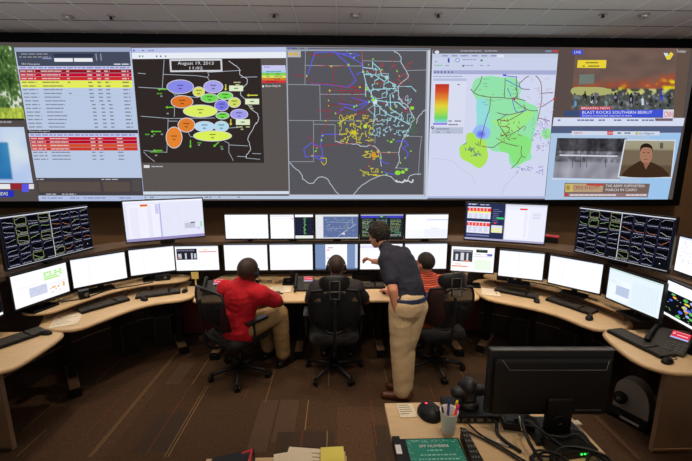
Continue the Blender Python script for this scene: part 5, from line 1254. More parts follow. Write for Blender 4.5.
def lerp(a, b, t): return Vector(a).lerp(Vector(b), t)
def figure(name, label, J, skin, shirt, trouser, shoe, hs=1.0, bulk=1.0, shirt_len=0, sleeve=.55, hands=None, toes=None, body_voxel=.006, fold=.006, tuck=False, group=None):
    """J: world joints. torso: pelvis, waist, chest, neck, head, fwd (face), up, torso_fwd; lS,lE,lW,rS,rE,rW,lH,lK,lA,rH,rK,rA"""
    V = {k: Vector(v) for k, v in J.items()}
    org = Vector((V['pelvis'].x, V['pelvis'].y, 0))
    tf = V['tf'].normalized()
    # ---- body
    bm = NB(); headmesh(bm, V['head'], V['fwd'], V['up'], hs)
    B = bulk
    cap(bm, V['neck'], V['head'] - V['up'].normalized() * .03, .056 * B ** .5, .056)
    def torso(bm, e):
        cap(bm, V['pelvis'], V['waist'], .15 * B + e, .135 * B + e, 20, (tf, .76)); cap(bm, V['waist'], V['chest'], .135 * B + e, .155 * B + e, 20, (tf, .74))
        cap(bm, V['chest'], lerp(V['chest'], V['neck'], .45), .155 * B + e, .12 * B + e, 20, (tf, .7))
        cap(bm, V['lS'], V['rS'], .062 * B + e, .062 * B + e, 16)
        cap(bm, lerp(V['lS'], V['neck'], .3), V['neck'], .05 * B + e, .048 * B + e); cap(bm, lerp(V['rS'], V['neck'], .3), V['neck'], .05 * B + e, .048 * B + e)
        for q in ('l', 'r'): cap(bm, V[q + 'S'], V['chest'], .07 * B + e, .11 * B + e, 16, (tf, .8))
    torso(bm, 0)
    for q in ('l', 'r'):
        cap(bm, V[q + 'S'], V[q + 'E'], .056 * B, .043 * B ** .7); cap(bm, V[q + 'E'], V[q + 'W'], .044 * B ** .7, .028)
        cap(bm, V[q + 'H'], V[q + 'K'], .088 * B, .058 * B); cap(bm, V[q + 'K'], lerp(V[q + 'K'], V[q + 'A'], .35), .058 * B, .056 * B); cap(bm, lerp(V[q + 'K'], V[q + 'A'], .35), V[q + 'A'], .056 * B, .038)
        T = V[q + 'T'] if q + 'T' in V else V[q + 'A'] + tf * .14
        cap(bm, V[q + 'A'] - Vector((0, 0, .02)), lerp(V[q + 'A'], T, .6) - Vector((0, 0, .01)), .03, .02)
    for h in (hands or []): hand(bm, *h)
    body = skinmesh(name, bm, skin, None, body_voxel, 2, 0, origin=org); body.location = org; tag(body, label, 'person', group)
    eyes(V['head'], V['fwd'], V['up'], body, hs, org)
    # ---- shirt
    bm = NB(); torso(bm, .012)
    for q in ('l', 'r'):
        e = lerp(V[q + 'S'], V[q + 'E'], sleeve * 1.35); cap(bm, V[q + 'S'], e, .07 * B, .062 * B)
    if not tuck: cap(bm, V['pelvis'] - Vector((0, 0, .03)), V['waist'], .172 * B, .152 * B, 20, (tf, .8))
    cap(bm, lerp(V['neck'], V['head'], .02), lerp(V['neck'], V['head'], .22), .062 * B ** .5, .060 * B ** .5)
    skinmesh('polo_shirt', bm, shirt, body, .008, 4, fold, 8, origin=org, seed=len(name) + V['pelvis'].x)
    # ---- trousers
    bm = NB(); cap(bm, V['pelvis'], lerp(V['pelvis'], V['waist'], .15 if tuck else .05), (.168 if tuck else .15) * B, (.158 if tuck else .145) * B, 20, (tf, .8))
    for q in ('l', 'r'):
        cap(bm, V[q + 'H'], V[q + 'K'], .108 * B, .082 * B, 18); cap(bm, V[q + 'K'], lerp(V[q + 'K'], V[q + 'A'], .97), .082 * B, .078, 18); cap(bm, V['pelvis'], V[q + 'H'], .12 * B, .11 * B)
    skinmesh('trousers', bm, trouser, body, .008, 4, fold * .8, 6, origin=org, seed=3.3, zmin=min(V['lA'].z, V['rA'].z) - .045)
    # ---- shoes
    for q in ('l', 'r'):
        A = V[q + 'A']; T = V[q + 'T'] if q + 'T' in V else A + tf * .14; d = (T - A); d.z = 0; d.normalize(); g = Vector((A.x, A.y, 0))
        bm = NB(); z = Vector((0, 0, max(.035, min(A.z, T.z) - .02)))
        cap(bm, g - d * .05 + z, g + d * .06 + z, .042, .046, 14); cap(bm, g + d * .05 + z, g + d * .17 + z - Vector((0, 0, .004)), .046, .036, 14); cap(bm, g + z, g + Vector((0, 0, z.z + .05)), .045, .042, 14)
        zmin = z.z - .033
        for v in bm.verts:
            if v.co.z < zmin: v.co.z = zmin
        skinmesh('shoe', bm, shoe, body, .007, 2, 0, origin=org)
    return body, org, V

# --- man in red polo
U = (0, 0, 1)
J = dict(pelvis=(-1.0, 3.47, .62), waist=(-1.0, 3.47, .74), chest=(-.955, 3.46, .91), neck=(-.905, 3.45, 1.05), head=(-.875, 3.46, 1.175), fwd=(.45, .9, -.2), up=(.08, .1, 1), tf=(.5, .86, 0),
         lS=(-1.12, 3.50, .985), lE=(-1.13, 3.76, .84), lW=(-.98, 3.95, .81), rS=(-.735, 3.37, .975), rE=(-.60, 3.56, .815), rW=(-.66, 3.78, .825),
         lH=(-1.06, 3.55, .60), lK=(-.86, 3.93, .60), lA=(-.80, 3.90, .13), lT=(-.72, 4.03, .05), rH=(-.92, 3.44, .60), rK=(-.63, 3.72, .62), rA=(-.60, 3.72, .14), rT=(-.50, 3.83, .05))
b, org, V = figure('person', 'seated man in a red polo and khaki trousers, writing at the centre desk', J, 'skin_dark', 'shirt_red', 'khaki_dark', 'shoe_black', hs=1.14, bulk=1.22,
    hands=[((-.66, 3.79, .825), (-.15, 1, -.15), (0, -.1, -1), -1, .6), ((-.97, 3.96, .805), (.6, .8, -.1), (0, -.1, -1), 1, .5)])
hairmesh('hair', V['head'], V['fwd'], V['up'], 1.14, 'hair_shaved', b, th=-.001, low=-.03, rough=.001, origin=org, front=.06)
headset(V['head'], V['fwd'], V['up'], 1.14, b, org)
# --- man in grey with headset
J = dict(pelvis=(0, 3.53, .62), waist=(0, 3.50, .74), chest=(0, 3.52, .91), neck=(0, 3.52, 1.07), head=(.0, 3.55, 1.195), fwd=(0, 1, -.12), up=(0, .08, 1), tf=(0, 1, 0),
         lS=(-.2, 3.52, .985), lE=(-.30, 3.66, .80), lW=(-.2, 3.88, .80), rS=(.2, 3.52, .985), rE=(.315, 3.64, .79), rW=(.28, 3.86, .82),
         lH=(-.09, 3.55, .60), lK=(-.15, 3.97, .60), lA=(-.15, 3.95, .13), lT=(-.17, 4.1, .05), rH=(.09, 3.55, .60), rK=(.15, 3.97, .60), rA=(.17, 3.93, .13), rT=(.19, 4.08, .05))
b, org, V = figure('person', 'seated man in dark grey shirt, seen from behind between the red and navy shirts', J, 'skin_brown', 'shirt_grey', 'trouser_dark', 'shoe_black', bulk=1.0,
    hands=[((.28, 3.87, .82), (-.25, .95, -.1), (-.3, 0, -1), -1, .7), ((-.19, 3.89, .80), (.3, .95, -.1), (.2, 0, -1), 1, .5)])
hairmesh('hair', V['head'], V['fwd'], V['up'], 1.0, 'hair_shaved', b, th=-.001, low=-.06, rough=.001, origin=org, front=.06)
headset(V['head'], V['fwd'], V['up'], 1.0, b, org)
# --- man in orange striped polo
J = dict(pelvis=(1.02, 3.66, .62), waist=(1.0, 3.64, .74), chest=(.97, 3.60, .90), neck=(.95, 3.60, 1.07), head=(.935, 3.62, 1.20), fwd=(-.55, .83, -.1), up=(-.05, .08, 1), tf=(-.35, .94, 0),
         lS=(.78, 3.57, .985), lE=(.68, 3.72, .82), lW=(.575, 3.86, .81), rS=(1.14, 3.66, .985), rE=(1.24, 3.84, .83), rW=(1.12, 4.0, .81),
         lH=(.93, 3.66, .60), lK=(.78, 4.03, .60), lA=(.76, 4.03, .13), lT=(.72, 4.17, .05), rH=(1.09, 3.71, .60), rK=(1.0, 4.12, .60), rA=(1.0, 4.1, .13), rT=(.96, 4.24, .05))
b, org, V = figure('person', 'seated man in an orange striped polo, half hidden behind the standing man and a chair', J, 'skin_light', 'shirt_striped', 'trouser_dark', 'shoe_black', bulk=1.0,
    hands=[((.57, 3.87, .815), (-.1, 1, -.15), (0, -.1, -1), 1, .5), ((1.11, 4.01, .815), (-.3, .95, -.1), (0, 0, -1), -1, .5)])
hairmesh('hair', V['head'], V['fwd'], V['up'], 1.0, 'hair_brown', b, th=-.001, low=-.045, rough=.001, origin=org, front=.06)
# --- standing man
J = dict(pelvis=(.665, 3.14, .96), waist=(.675, 3.17, 1.07), chest=(.61, 3.29, 1.25), neck=(.50, 3.42, 1.40), head=(.425, 3.52, 1.525), fwd=(-.75, .62, -.25), up=(-.38, .35, .88), tf=(-.62, .78, 0),
         lS=(.44, 3.33, 1.355), lE=(.44, 3.55, 1.19), lW=(.43, 3.78, 1.17), rS=(.70, 3.43, 1.36), rE=(.78, 3.5, 1.16), rW=(.78, 3.66, 1.1),
         lH=(.60, 3.12, .92), lK=(.60, 3.12, .50), lA=(.625, 3.09, .09), lT=(.48, 3.12, .04), rH=(.735, 3.17, .92), rK=(.67, 3.19, .50), rA=(.665, 3.17, .09), rT=(.54, 3.26, .04))
# the far arm reaches to the monitor, the near arm hangs with the hand in the pocket
J['rE'] = (.53, 3.62, 1.22); J['rS'] = (.67, 3.48, 1.33); J['rW'] = (.415, 3.84, 1.17)
J['lS'] = (.47, 3.24, 1.34); J['lE'] = (.505, 3.06, 1.12); J['lW'] = (.54, 3.04, .93)
b, org, V = figure('person', 'standing man in a navy polo and khaki trousers leaning over and pointing at a monitor', J, 'skin_light', 'shirt_navy', 'khaki', 'shoe_brown', hs=1.02, bulk=1.1, sleeve=.5, tuck=True,
    hands=[((.415, 3.84, 1.17), (-.62, .78, .08), (-.1, -.6, -.8), -1, .5, True, 1.1), ((.545, 3.05, .92), (.35, .3, -1), (.9, .3, 0), 1, .3)])
hairmesh('hair', V['head'], V['fwd'], V['up'], 1.04, 'hair_brown', b, th=.010, low=-.085, rough=.012, origin=org, front=.055)
bm = NB()
w0 = lerp(V['pelvis'], V['waist'], .60); R = frame3(V['tf'])
pts = [w0 - org + R @ Vector((.186 * math.cos(t), .152 * math.sin(t), 0)) for t in [2 * PI * k / 36 for k in range(36)]]
for dz in (-.015, -.005, .005, .015): tube(bm, [p + Vector((0, 0, dz)) for p in pts], .008, 6, True)
obj('belt', bm, 'belt', b, True)

# ================================================================ FOREGROUND
t = thing('equipment_desk', 'maple topped equipment desk in the right foreground under a black monitor', 'desk', (0, 0, 0))
bm = NB(); box(bm, (.71, 1.32, .985), (.92, .74, .03), bev=.004); obj('desktop', bm, 'maple', t)
for v, nm in ((.27, 'side_panel'), (1.15, 'side_panel')):
    bm = NB(); box(bm, (v, 1.30, .485), (.03, .66, .97)); obj(nm, bm, 'panel_laminate', t)
bm = NB(); box(bm, (.71, 1.60, .5), (.86, .02, .9)); obj('front_panel', bm, 'panel_laminate', t)
bm = NB(); box(bm, (.235, 1.14, .78), (.05, .32, .3)); obj('side_shelf', bm, 'maple_edge', t)
# half wall with cream cap
bm = NB(); box(bm, (0, .74, .69), (9, .14, 1.38)); struct('wall_low', bm, 'panel_laminate')
bm = NB(); box(bm, (0, .75, 1.38), (9, .30, .03), rotz(-.03), .004); struct('trim_3', bm, 'cream_cap')
bm = NB(); box(bm, (0, -.65, .3), (9, 2.6, .6)); struct('floor_upper', bm, 'carpet')
# table behind the half wall
t = thing('side_table', 'small maple side table at the bottom edge holding papers', 'table', (-.26, 1.14, 0))
bm = NB(); box(bm, (0, 0, .985), (.6, .42, .03), bev=.004); obj('table_top', bm, 'maple', t)
for sx in (-1, 1):
    for sy in (-1, 1): bm = NB(); box(bm, (sx * .26, sy * .17, .485), (.04, .04, .97)); obj('leg', bm, 'dark_metal', t)
t = thing('binder', 'black folder with a bright red corner at the bottom edge', 'folder', (-.44, 1.24, 1.001))
bm = NB(); v = [bm.verts.new(p) for p in [(-.1, -.14, .0), (.09, -.14, 0), (.085, .1, .055), (-.09, .1, .012), (-.1, -.14, -.0009), (.09, -.14, -.0009), (.09, .1, -.0009), (-.09, .1, -.0009)]]
for f in [(0, 1, 2, 3), (7, 6, 5, 4), (0, 4, 5, 1), (1, 5, 6, 2), (2, 6, 7, 3), (3, 7, 4, 0)]: bm.faces.new([v[i] for i in f])
obj('cover', bm, 'black_plastic', t)
bm = NB(); v = [bm.verts.new(p) for p in [(.035, .092, .044), (.083, .098, .0565), (.088, .0, .036), (.035, .092, .041), (.083, .098, .0535), (.088, .0, .033)]]; bm.faces.new(v[:3]); bm.faces.new(v[5:2:-1]); bm.faces.new((v[0], v[3], v[4], v[1])); bm.faces.new((v[1], v[4], v[5], v[2])); bm.faces.new((v[2], v[5], v[3], v[0])); obj('red_corner', bm, 'red_plastic', t)
sheet('paper_sheet', 'loose white sheets fanned on the side table at the bottom edge', -.12, 1.26, -.12, .22, .26, z=1.001, lines=10)
bm = NB(); box(bm, (0, .06, .012), (.16, .14, .002), rotx(.05)); o = obj('paper_sheet', bm, 'paper'); o.location = (-.17, 1.23, 1.004); o.rotation_euler = (0, 0, .18); tag(o, 'curled white sheet lying over the other sheets at the bottom edge', 'paper')
sheet('notepad', 'yellow pad at the right end of the side table', -.02, 1.30, .04, .1, .16, z=1.0125, m='yellow_paper', lines=0, cat='notepad', th=.006)
t = smallbox('paper_tray', 'low wooden tray carrying the yellow pad', -.02, 1.28, 1.001, 0, (.11, .16, .011), 'maple_edge', False, cat='tray')

# items on the equipment desk
Z = 1.001
sheet('note_card', 'cream note card near the left corner of the equipment desk', .355, 1.625, .05, .085, .1, z=Z, lines=5, cat='card')
t = thing('trackball_mouse', 'large round black mouse with a glowing red light', 'mouse', (.468, 1.60, Z), .2)
bm = NB(); bmesh.ops.create_uvsphere(bm, u_segments=28, v_segments=16, radius=1)
for v in bm.verts: v.co = Vector((v.co.x * .062, v.co.y * .072, max(0, v.co.z) * .05 + .001))
obj('shell', bm, 'black_plastic', t, True)
bm = NB(); ell3(bm, (-.012, .02, .047), (.006, .006, .004)); obj('red_light', bm, 'led_red', t, True)
bm = NB(); ell3(bm, (.02, -.02, .035), (.026, .03, .018)); obj('trackball', bm, 'dark_metal', t, True)
def cupobj():
    x, y = .517, 1.462
    t = thing('pen_cup', 'white tapered plastic cup holding pens and highlighters', 'cup', (x, y, Z))
    bm = NB(); lathe(bm, [(0, 0), (.027, 0), (.031, .03), (.041, .12), (.043, .124), (.042, .126), (.039, .12), (.028, .03), (.024, .004), (0, .004)], 32); obj('cup_body', bm, 'cup', t, True)
    for nm, lb, m, dx, dy, lx, ly, L, r in [('pen', 'dark blue pen standing in the white cup', 'pen_blue', -.002, .005, .0, .0, .17, .006), ('highlighter', 'pink highlighter standing in the white cup', 'pen_pink', .014, -.002, .03, .01, .14, .0075),
                                    ('highlighter', 'yellow highlighter standing in the white cup', 'pen_yellow', .012, .012, .035, .02, .145, .007), ('pen', 'black pen leaning in the white cup', 'black_plastic', -.014, .0, -.02, .0, .14, .005)]:
        q = thing(nm, lb, 'pen', (x + dx, y + dy, Z + .006)); e = Vector((lx, ly, L)); bm = NB(); tube(bm, [(0, 0, 0), tuple(e * .85)], r, 10); obj('barrel', bm, m, q, True); bm = NB(); tube(bm, [tuple(e * .85), tuple(e)], [r * 1.05, r * .7], 10); obj('pen_cap', bm, m, q, True)
cupobj()
# teal booklet in a dark holder
t = thing('booklet', 'teal printed booklet in a black cover at the bottom edge', 'booklet', (.40, 1.27, Z), 0)
bm = NB(); box(bm, (0, 0, .008), (.30, .30, .016), bev=.003); obj('cover', bm, 'black_plastic', t)
bm = NB(); box(bm, (.025, 0, .018), (.235, .28, .004)); obj('teal_page', bm, 'teal', t)
bm = NB(); r = random.Random(5)
for k in range(100):
    a = r.random()
    x = r.choice([-.105, .105]) + r.uniform(-.01, .01) if a < .6 else r.uniform(-.11, .11); y = r.uniform(-.13, .13) if a < .6 else .128 + r.uniform(-.008, .006)
    box(bm, (.025 + x, y, .0205), (r.uniform(.003, .007), .003, .001))
for j, (w, y) in enumerate([(.07, .075), (.14, .05), (.16, .028), (.12, .006), (.15, -.02)]):
    xx = -w / 2
    while xx < w / 2: q = r.uniform(.006, .018); box(bm, (.025 + xx + q / 2, y, .0205), (q, .006, .001)); xx += q + .005
obj('page_print', bm, 'teal_light', t)
def meshtext(name, s, w, h, m, parent, loc, rot=(0, 0, 0)):
    cu = bpy.data.curves.new('tmp', 'FONT'); cu.body = s; cu.extrude = .02; o = bpy.data.objects.new('tmp', cu); C.objects.link(o)
    dg = bpy.context.evaluated_depsgraph_get(); dg.update(); me = bpy.data.meshes.new_from_object(o.evaluated_get(dg)); bpy.data.objects.remove(o)
    xs = [v.co.x for v in me.vertices]; ys = [v.co.y for v in me.vertices]; ax, bx, ay, by = min(xs), max(xs), min(ys), max(ys)
    for v in me.vertices: v.co = Vector(((v.co.x - (ax + bx) / 2) / (bx - ax) * w, (v.co.y - (ay + by) / 2) / (by - ay) * h, v.co.z * .03))
    me.materials.clear(); me.materials.append(MATS[m]); me.name = name
    q = bpy.data.objects.new(name, me); C.objects.link(q); q.parent = parent; q.location = loc; q.rotation_euler = rot; return q
meshtext('title_text', 'SPP NUMBERS', .13, .014, 'white', t, (.025, .098, .0215))
t = thing('label_holder', 'black holder with a small white label left of the teal booklet', 'holder', (.262, 1.32, Z)); bm = NB(); box(bm, (0, 0, .02), (.035, .2, .04), bev=.003); obj('body', bm, 'black_plastic', t)
t.location.x = .275
bm = NB(); box(bm, (0, .02, .042), (.024, .05, .003)); obj('white_label', bm, 'white', t); t.location = (.262, 1.31, Z)
t = thing('mesh_organizer', 'black wire mesh organizer beside the teal booklet', 'organizer', (.575, 1.34, Z), -.0)
bm = NB(); r = random.Random(2)
W_, H_ = .13, .06
v = [bm.verts.new(p) for p in [(-.012, .09, .0), (.012, .09, 0), (.035, -.1, 0), (-.02, -.1, 0), (-.012, .09, .055), (.012, .09, .055), (.035, -.1, .03), (-.02, -.1, .03)]]
for f in [(3, 2, 1, 0), (0, 1, 5, 4), (1, 2, 6, 5), (2, 3, 7, 6), (3, 0, 4, 7), (4, 5, 6, 7)]: bm.faces.new([v[i] for i in f])
obj('mesh_body', bm, 'black_plastic', t)
bm = NB()
for i in range(7):
    for j in range(3): y = .075 - i * .026; zt = .056 - (.09 - y) / .19 * .025; box(bm, (-.008 + j * .012, y, zt), (.006, .012, .003))
obj('mesh_holes', bm, 'grey_metal', t)
t = thing('pen', 'small silver pen lying on the equipment desk among cables', 'pen', (.72, 1.40, Z + .007), -.6); bm = NB(); tube(bm, [(-.06, 0, 0), (.05, 0, 0)], .004, 8); obj('barrel', bm, 'pen_silver', t); bm = NB(); tube(bm, [(.05, 0, 0), (.062, 0, 0)], [.004, .001], 8); obj('tip', bm, 'dark_metal', t)

# PTZ camera on codec
t = thing('video_codec', 'flat black video conferencing box with rear ports under the camera', 'electronics', (.665, 1.60, Z), -.03)
bm = NB(); box(bm, (0, 0, .022), (.25, .15, .04), bev=.004); obj('case', bm, 'black_plastic', t)
for k, (x, w) in enumerate([(-.08, .018), (-.045, .02), (-.01, .012), (.03, .03), (.075, .02)]):
    bm = NB(); box(bm, (x, -.076, .02), (w, .006, .014)); obj('port', bm, 'grey_metal', t)
t = thing('conference_camera', 'black pan and tilt conference camera with two side arms seen from behind', 'camera', (.66, 1.61, Z + .042), .1)
bm = NB(); lathe(bm, [(0, 0), (.055, 0), (.058, .01), (.045, .025), (.03, .03), (0, .03)], 28); obj('camera_base', bm, 'black_plastic', t, True)
bm = NB(); box(bm, (0, 0, .065), (.065, .06, .085), bev=.012); obj('neck', bm, 'chair_plastic', t)
bm = NB(); lathe(bm, [(0, -.085), (.02, -.085), (.028, -.07), (.028, .07), (.02, .085), (0, .085)], 20, Matrix.Translation((0, 0, .075)) @ roty(PI / 2)); obj('yoke', bm, 'chair_plastic', t, True)
bm = NB(); ell3(bm, (0, .0, .105), (.042, .045, .042)); cap(bm, (0, .0, .10), (0, .03, .085), .036, .034); obj('camera_head', bm, 'chair_plastic', t, True)
bm = NB(); lathe(bm, [(0, 0), (.026, 0), (.026, .012), (0, .012)], 20, Matrix.Translation((0, .066, .075)) @ rotx(PI / 2)); obj('lens', bm, 'dark_metal', t, True)
bm = NB()
for k in range(3):
    for j in range(4): box(bm, (-.012 + k * .012, -.0315, .045 + j * .013), (.008, .003, .007))
obj('vent_slots', bm, 'grey_metal', t)

# monitor from behind
mt = thing('rear_facing_monitor', 'large black monitor on the equipment desk, seen from the back', 'monitor', (.975, 1.47, Z), math.radians(-1.5))
W_, H_, zb = .565, .325, .092
bm = NB(); box(bm, (0, .015, zb + H_ / 2), (W_, .03, H_), bev=.006); obj('housing', bm, 'bezel', mt)
bm = NB(); box(bm, (0, -.012, zb + H_ / 2 - .012), (W_ - .04, .03, H_ - .05), bev=.012); obj('back_shell', bm, 'black_plastic', mt)
bm = NB(); box(bm, (0, .001, zb + H_ + .0005), (W_ - .01, .022, .004)); obj('top_edge', bm, 'grey_metal', mt)
bm = NB(); za = zb + H_ - .085; 
tube(bm, [(-.235, -.027, zb + H_ - .035), (-.2, -.028, za), (.235, -.028, za), (.242, -.027, zb + H_ - .04)], .0016, 5); obj('shell_crease', bm, 'grey_metal', mt)
bm = NB(); box(bm, (.04, -.035, .11), (.115, .02, .17), bev=.008); box(bm, (.04, -.02, .05), (.1, .03, .1), bev=.006); st = obj('stand_neck', bm, 'black_plastic', mt)
bm = NB(); lathe(bm, [(.026, 0), (.026, .002), (.018, .003), (.018, 0)], 24, Matrix.Translation((.04, -.045, .09)) @ rotx(PI / 2)); obj('cable_hole', bm, 'dark_metal', st)
bm = NB(); box(bm, (.04, -.01, .009), (.24, .17, .018), bev=.006); obj('stand_base', bm, 'black_plastic', mt)
bm = NB(); r = random.Random(4); xx = .12
while xx < .235: q = r.uniform(.006, .014); box(bm, (xx + q / 2, -.0275, zb + .038 + .0), (q, .002, .008)); xx += q + .004
obj('port_label', bm, 'grey_metal', mt)
bm = NB(); box(bm, (0, .031, zb + H_ / 2), (W_ - .03, .002, H_ - .03)); obj('screen', bm, 'dark_metal', mt)
t = smallbox('power_dock', 'black dock box under the left half of the rear facing monitor', .87, 1.53, Z, -.2, (.14, .13, .035), knob=False, cat='electronics')
bm = NB(); box(bm, (0, 0, .037), (.11, .1, .003)); obj('lid', bm, 'dark_metal', t)
t = smallbox('network_box', 'flat black network box with green lights behind the cable coil', 1.02, 1.355, Z, .1, (.2, .1, .035), knob=False, cat='electronics')
bm = NB()
for k in range(4): box(bm, (.02 + k * .016, -.052, .02), (.008, .004, .006))
obj('status_light', bm, 'led_green', t)
t = thing('cable_tag', 'white paper tag hanging off the right side of the equipment desk', 'tag', (1.13, 1.5, Z), .1); bm = NB(); box(bm, (0, 0, .012), (.09, .03, .004)); obj('paper_strip', bm, 'paper', t); bm = NB(); box(bm, (-.03, .005, .006), (.012, .06, .01)); obj('clip', bm, 'white', t)
CG = 'black cables tangled on the equipment desk'
def coil(label, cx, cy, r0, n, r=.006):
    pts = []
    for k in range(int(n * 14)): a = k * 2 * PI / 14; rr = r0 * (1 + .12 * math.sin(k * .37)); pts.append((cx + rr * math.cos(a), cy + rr * .7 * math.sin(a) + .01 * math.sin(k), Z + r + .003 + .009 * (k // 14) + .02 * max(0, math.sin(a * .5 + k * .05)) ))
    cable('cable', label, pts, r, grp=CG)
coil('large black cable coil below the rear facing monitor', 1.02, 1.25, .115, 3.4)
coil('tight black cable coil left of the large coil', .88, 1.27, .06, 2.5, .005)
for i, (lb, P, r) in enumerate([
    ('black cable curving up over the left side of the monitor stand', [(.86, 1.28, Z + .01), (.83, 1.34, Z + .06), (.84, 1.42, Z + .1), (.9, 1.44, Z + .09), (.94, 1.38, Z + .03), (.97, 1.28, Z + .01)], .008),
    ('thick black cable looping from the dock to the coil', [(.85, 1.5, Z + .04), (.88, 1.42, Z + .08), (.95, 1.36, Z + .05), (1.0, 1.3, Z + .02)], .006),
    ('black cable from the codec port towards the bottom edge', [(.62, 1.52, Z + .02), (.66, 1.45, Z + .008), (.72, 1.38, Z + .008), (.80, 1.28, Z + .008)], .0045),
    ('black cable beside the pen cup running to the cable pile', [(.585, 1.49, Z + .008), (.66, 1.42, Z + .008), (.75, 1.32, Z + .008), (.79, 1.24, Z + .008)], .0045),
    ('black plug cable dropping from the right of the codec', [(.75, 1.52, Z + .022), (.757, 1.49, Z + .03), (.745, 1.45, Z + .012), (.76, 1.4, Z + .008), (.8, 1.34, Z + .008)], .008),
    ('thin black cable along the right desk side', [(1.05, 1.45, Z + .02), (1.12, 1.42, Z + .03), (1.13, 1.34, Z + .01), (1.155, 1.26, Z + .008)], .005),
    ('black cable lying across the network box', [(.92, 1.4, Z + .045), (1.0, 1.37, Z + .05), (1.08, 1.38, Z + .046), (1.12, 1.3, Z + .01)], .005),
    ('short black cable at the desk corner by the coil', [(1.0, 1.22, Z + .01), (1.08, 1.3, Z + .03), (1.11, 1.24, Z + .01)], .006)]):
    cable('cable', lb, P, r, grp=CG)
t = thing('pen', 'white stylus leaning on the monitor stand cables', 'pen', (.855, 1.44, Z + .03)); bm = NB(); tube(bm, [(0, 0, .0), (-.015, .01, .07)], .0035, 8); obj('barrel', bm, 'white', t); bm = NB(); tube(bm, [(-.015, .01, .07), (-.017, .011, .08)], [.0035, .001], 8); obj('tip', bm, 'dark_metal', t)

# grey exerciser machine under right desk
t = thing('exercise_machine', 'grey arched under-desk machine with a black round hub on the floor at the right', 'exercise machine', (2.66, 2.80, 0), math.radians(28))
bm = NB(); pts = []
prof = [(-.13, .05), (-.12, .2), (-.08, .30), (-.01, .35), (.06, .35), (.12, .30), (.14, .2), (.14, .05)]
sm_ = [(p.x, p.y) for p in catmull([(*p, 0) for p in prof], 5)]
A = [bm.verts.new((-.06, p[0], p[1])) for p in sm_]; Bv = [bm.verts.new((.06, p[0], p[1])) for p in sm_]
bm.faces.new(A); bm.faces.new(Bv[::-1])
for i in range(len(sm_)): bm.faces.new((A[i], A[(i + 1) % len(sm_)], Bv[(i + 1) % len(sm_)], Bv[i]))
obj('housing', bm, 'grille', t)
bm = NB(); lathe(bm, [(0, 0), (.05, 0), (.055, .02), (.05, .05), (.03, .06), (0, .06)], 24, Matrix.Translation((-.06, .08, .17)) @ roty(-PI / 2)); obj('hub', bm, 'black_plastic', t, True)
bm = NB(); lathe(bm, [(0, .06), (.02, .06), (.02, .066), (0, .066)], 16, Matrix.Translation((-.06, .08, .17)) @ roty(-PI / 2)); obj('hub_cap', bm, 'grey_metal', t, True)
bm = NB(); box(bm, (-.06, -.0, .03), (.22, .34, .05), bev=.012); obj('base_rail', bm, 'black_plastic', t)
bm = NB(); box(bm, (-.172, -.04, .045), (.006, .14, .02), bev=.002); obj('silver_strip', bm, 'pen_silver', t)

# ceiling fittings
def sprinkler(px, py, big, lb):
    p = atz(px, py, HC - .02); t = thing('smoke_detector' if big else 'sprinkler_head', lb, 'smoke detector' if big else 'sprinkler', (p.x, p.y, HC - .001), 0, 'smoke detectors on the ceiling' if big else 'sprinkler heads on the ceiling')
    bm = NB(); r = .075 if big else .06
    lathe(bm, [(0, -.001), (r, -.001), (r, -.008), (r * .8, -.016), (0, -.018)], 24); obj('ceiling_plate', bm, 'sprinkler', t, True)
    bm = NB()
    if big: lathe(bm, [(0, -.016), (r * .75, -.016), (r * .65, -.05), (r * .4, -.06), (0, -.062)], 24)
    else: lathe(bm, [(0, -.016), (.018, -.016), (.014, -.045), (.028, -.047), (.028, -.052), (0, -.053)], 16)
    obj('sensor_dome' if big else 'deflector', bm, 'dark_metal' if not big else 'sprinkler', t, True)
for px, py, big, lb in [(68, 17, True, 'smoke detector on the ceiling tiles at the far left'), (111, 17, False, 'sprinkler head at the left, beside the smoke detector'), (274, 15, False, 'sprinkler head above the ellipse map window'), (355.5, 15, True, 'smoke detector on the middle of the ceiling'),
                        (438.5, 15, False, 'sprinkler head above the contour map window'), (603, 15, False, 'sprinkler head at the right, beside the smoke detector'), (644, 15.5, True, 'smoke detector on the ceiling tiles at the far right')]: sprinkler(px, py, big, lb)

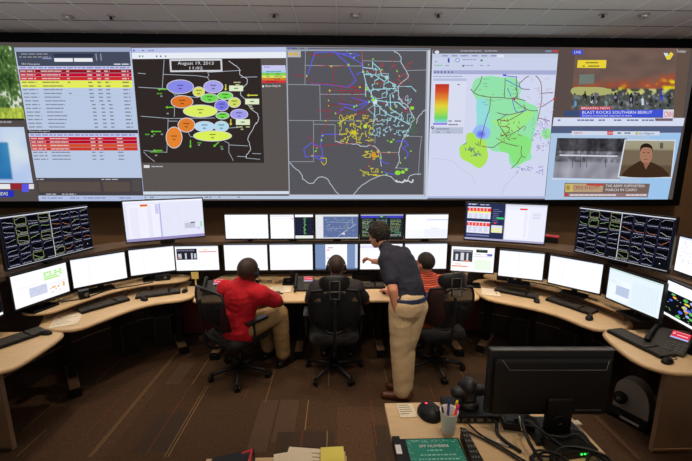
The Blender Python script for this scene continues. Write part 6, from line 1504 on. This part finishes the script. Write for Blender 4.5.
# ================================================================ LIGHTS
def spot(x, y, z, tx, ty, power, size=75, blend=.7, col=(1, .82, .62), rad=.08):
    l = bpy.data.lights.new('downlight_and_fill', 'SPOT'); l.energy = power; l.spot_size = math.radians(size); l.spot_blend = blend; l.color = col; l.shadow_soft_size = rad
    o = bpy.data.objects.new('downlight_and_fill', l); C.objects.link(o); o.location = (x, y, z)
    d = Vector((tx - x, ty - y, -z)); o.rotation_euler = d.to_track_quat('-Z', 'Y').to_euler()
def area(x, y, z, sx, sy, power, col, tgt=None):
    l = bpy.data.lights.new('added_fill_light', 'AREA'); l.shape = 'RECTANGLE'; l.size = sx; l.size_y = sy; l.energy = power; l.color = col
    o = bpy.data.objects.new('added_fill_light', l); C.objects.link(o); o.location = (x, y, z)
    if tgt: o.rotation_euler = (Vector(tgt) - Vector((x, y, z))).to_track_quat('-Z', 'Y').to_euler()
warm = (1, .82, .60)
for x, y in [(-2.5, 3.5), (-1.0, 3.7), (.2, 3.8), (1.3, 3.7), (2.4, 3.3)]:
    spot(x * .95, y - .45, 4.36, x, y + .1, 120, 62, .9, warm)
spot(.7, 1.0, 4.36, .7, 1.4, 75, 50, .9, warm)
spot(.2, .9, 4.3, .55, 3.2, 150, 36, .9, warm)  # extra spot added to brighten the standing man
spot(-1.8, 1.6, 4.36, -1.5, 2.8, 85, 95, .9, warm); spot(1.8, 1.6, 4.36, 1.6, 2.8, 80, 95, .9, warm)
for x in (-5.5, -2.5, 0, 2.5, 5.5): spot(x, 5.2, 4.34, x, 6.9, 170, 110, 1, (1, .80, .56))
area(0, -1.8, 2.7, 9, 2.4, 85, (1, .93, .88), (0, 5, 3.0))  # added fill from behind the camera, no real source modelled there
for x in (-4.5, -1.5, 1.5, 4.5): area(x, 3.9, 4.0, 2.6, .25, 34, (.96, .95, 1), (x, 4.4, 5.0))  # unseen upward lights, added to brighten the ceiling
area(0, 2.2, 1.6, 4, 1.2, 40, (1, .88, .76), (0, 6.0, 4.4)) if False else None
w = bpy.data.worlds.new('world'); bpy.context.scene.world = w; w.use_nodes = True
w.node_tree.nodes['Background'].inputs[0].default_value = (.9, .85, .8, 1); w.node_tree.nodes['Background'].inputs[1].default_value = .02

# ================================================================ CAMERA
cam = bpy.data.cameras.new('camera'); co = bpy.data.objects.new('camera', cam); C.objects.link(co)
cam.sensor_width = 36; cam.lens = F / 692 * 36; cam.clip_start = .05
co.location = (0, 0, CAMZ); co.rotation_euler = (PI / 2 - PITCH, 0, -YAW)
bpy.context.scene.camera = co
vs = bpy.context.scene.view_settings
vs.view_transform = 'Standard'; vs.look = 'None'; vs.exposure = 0.0; vs.gamma = 1; vs.use_curve_mapping = False
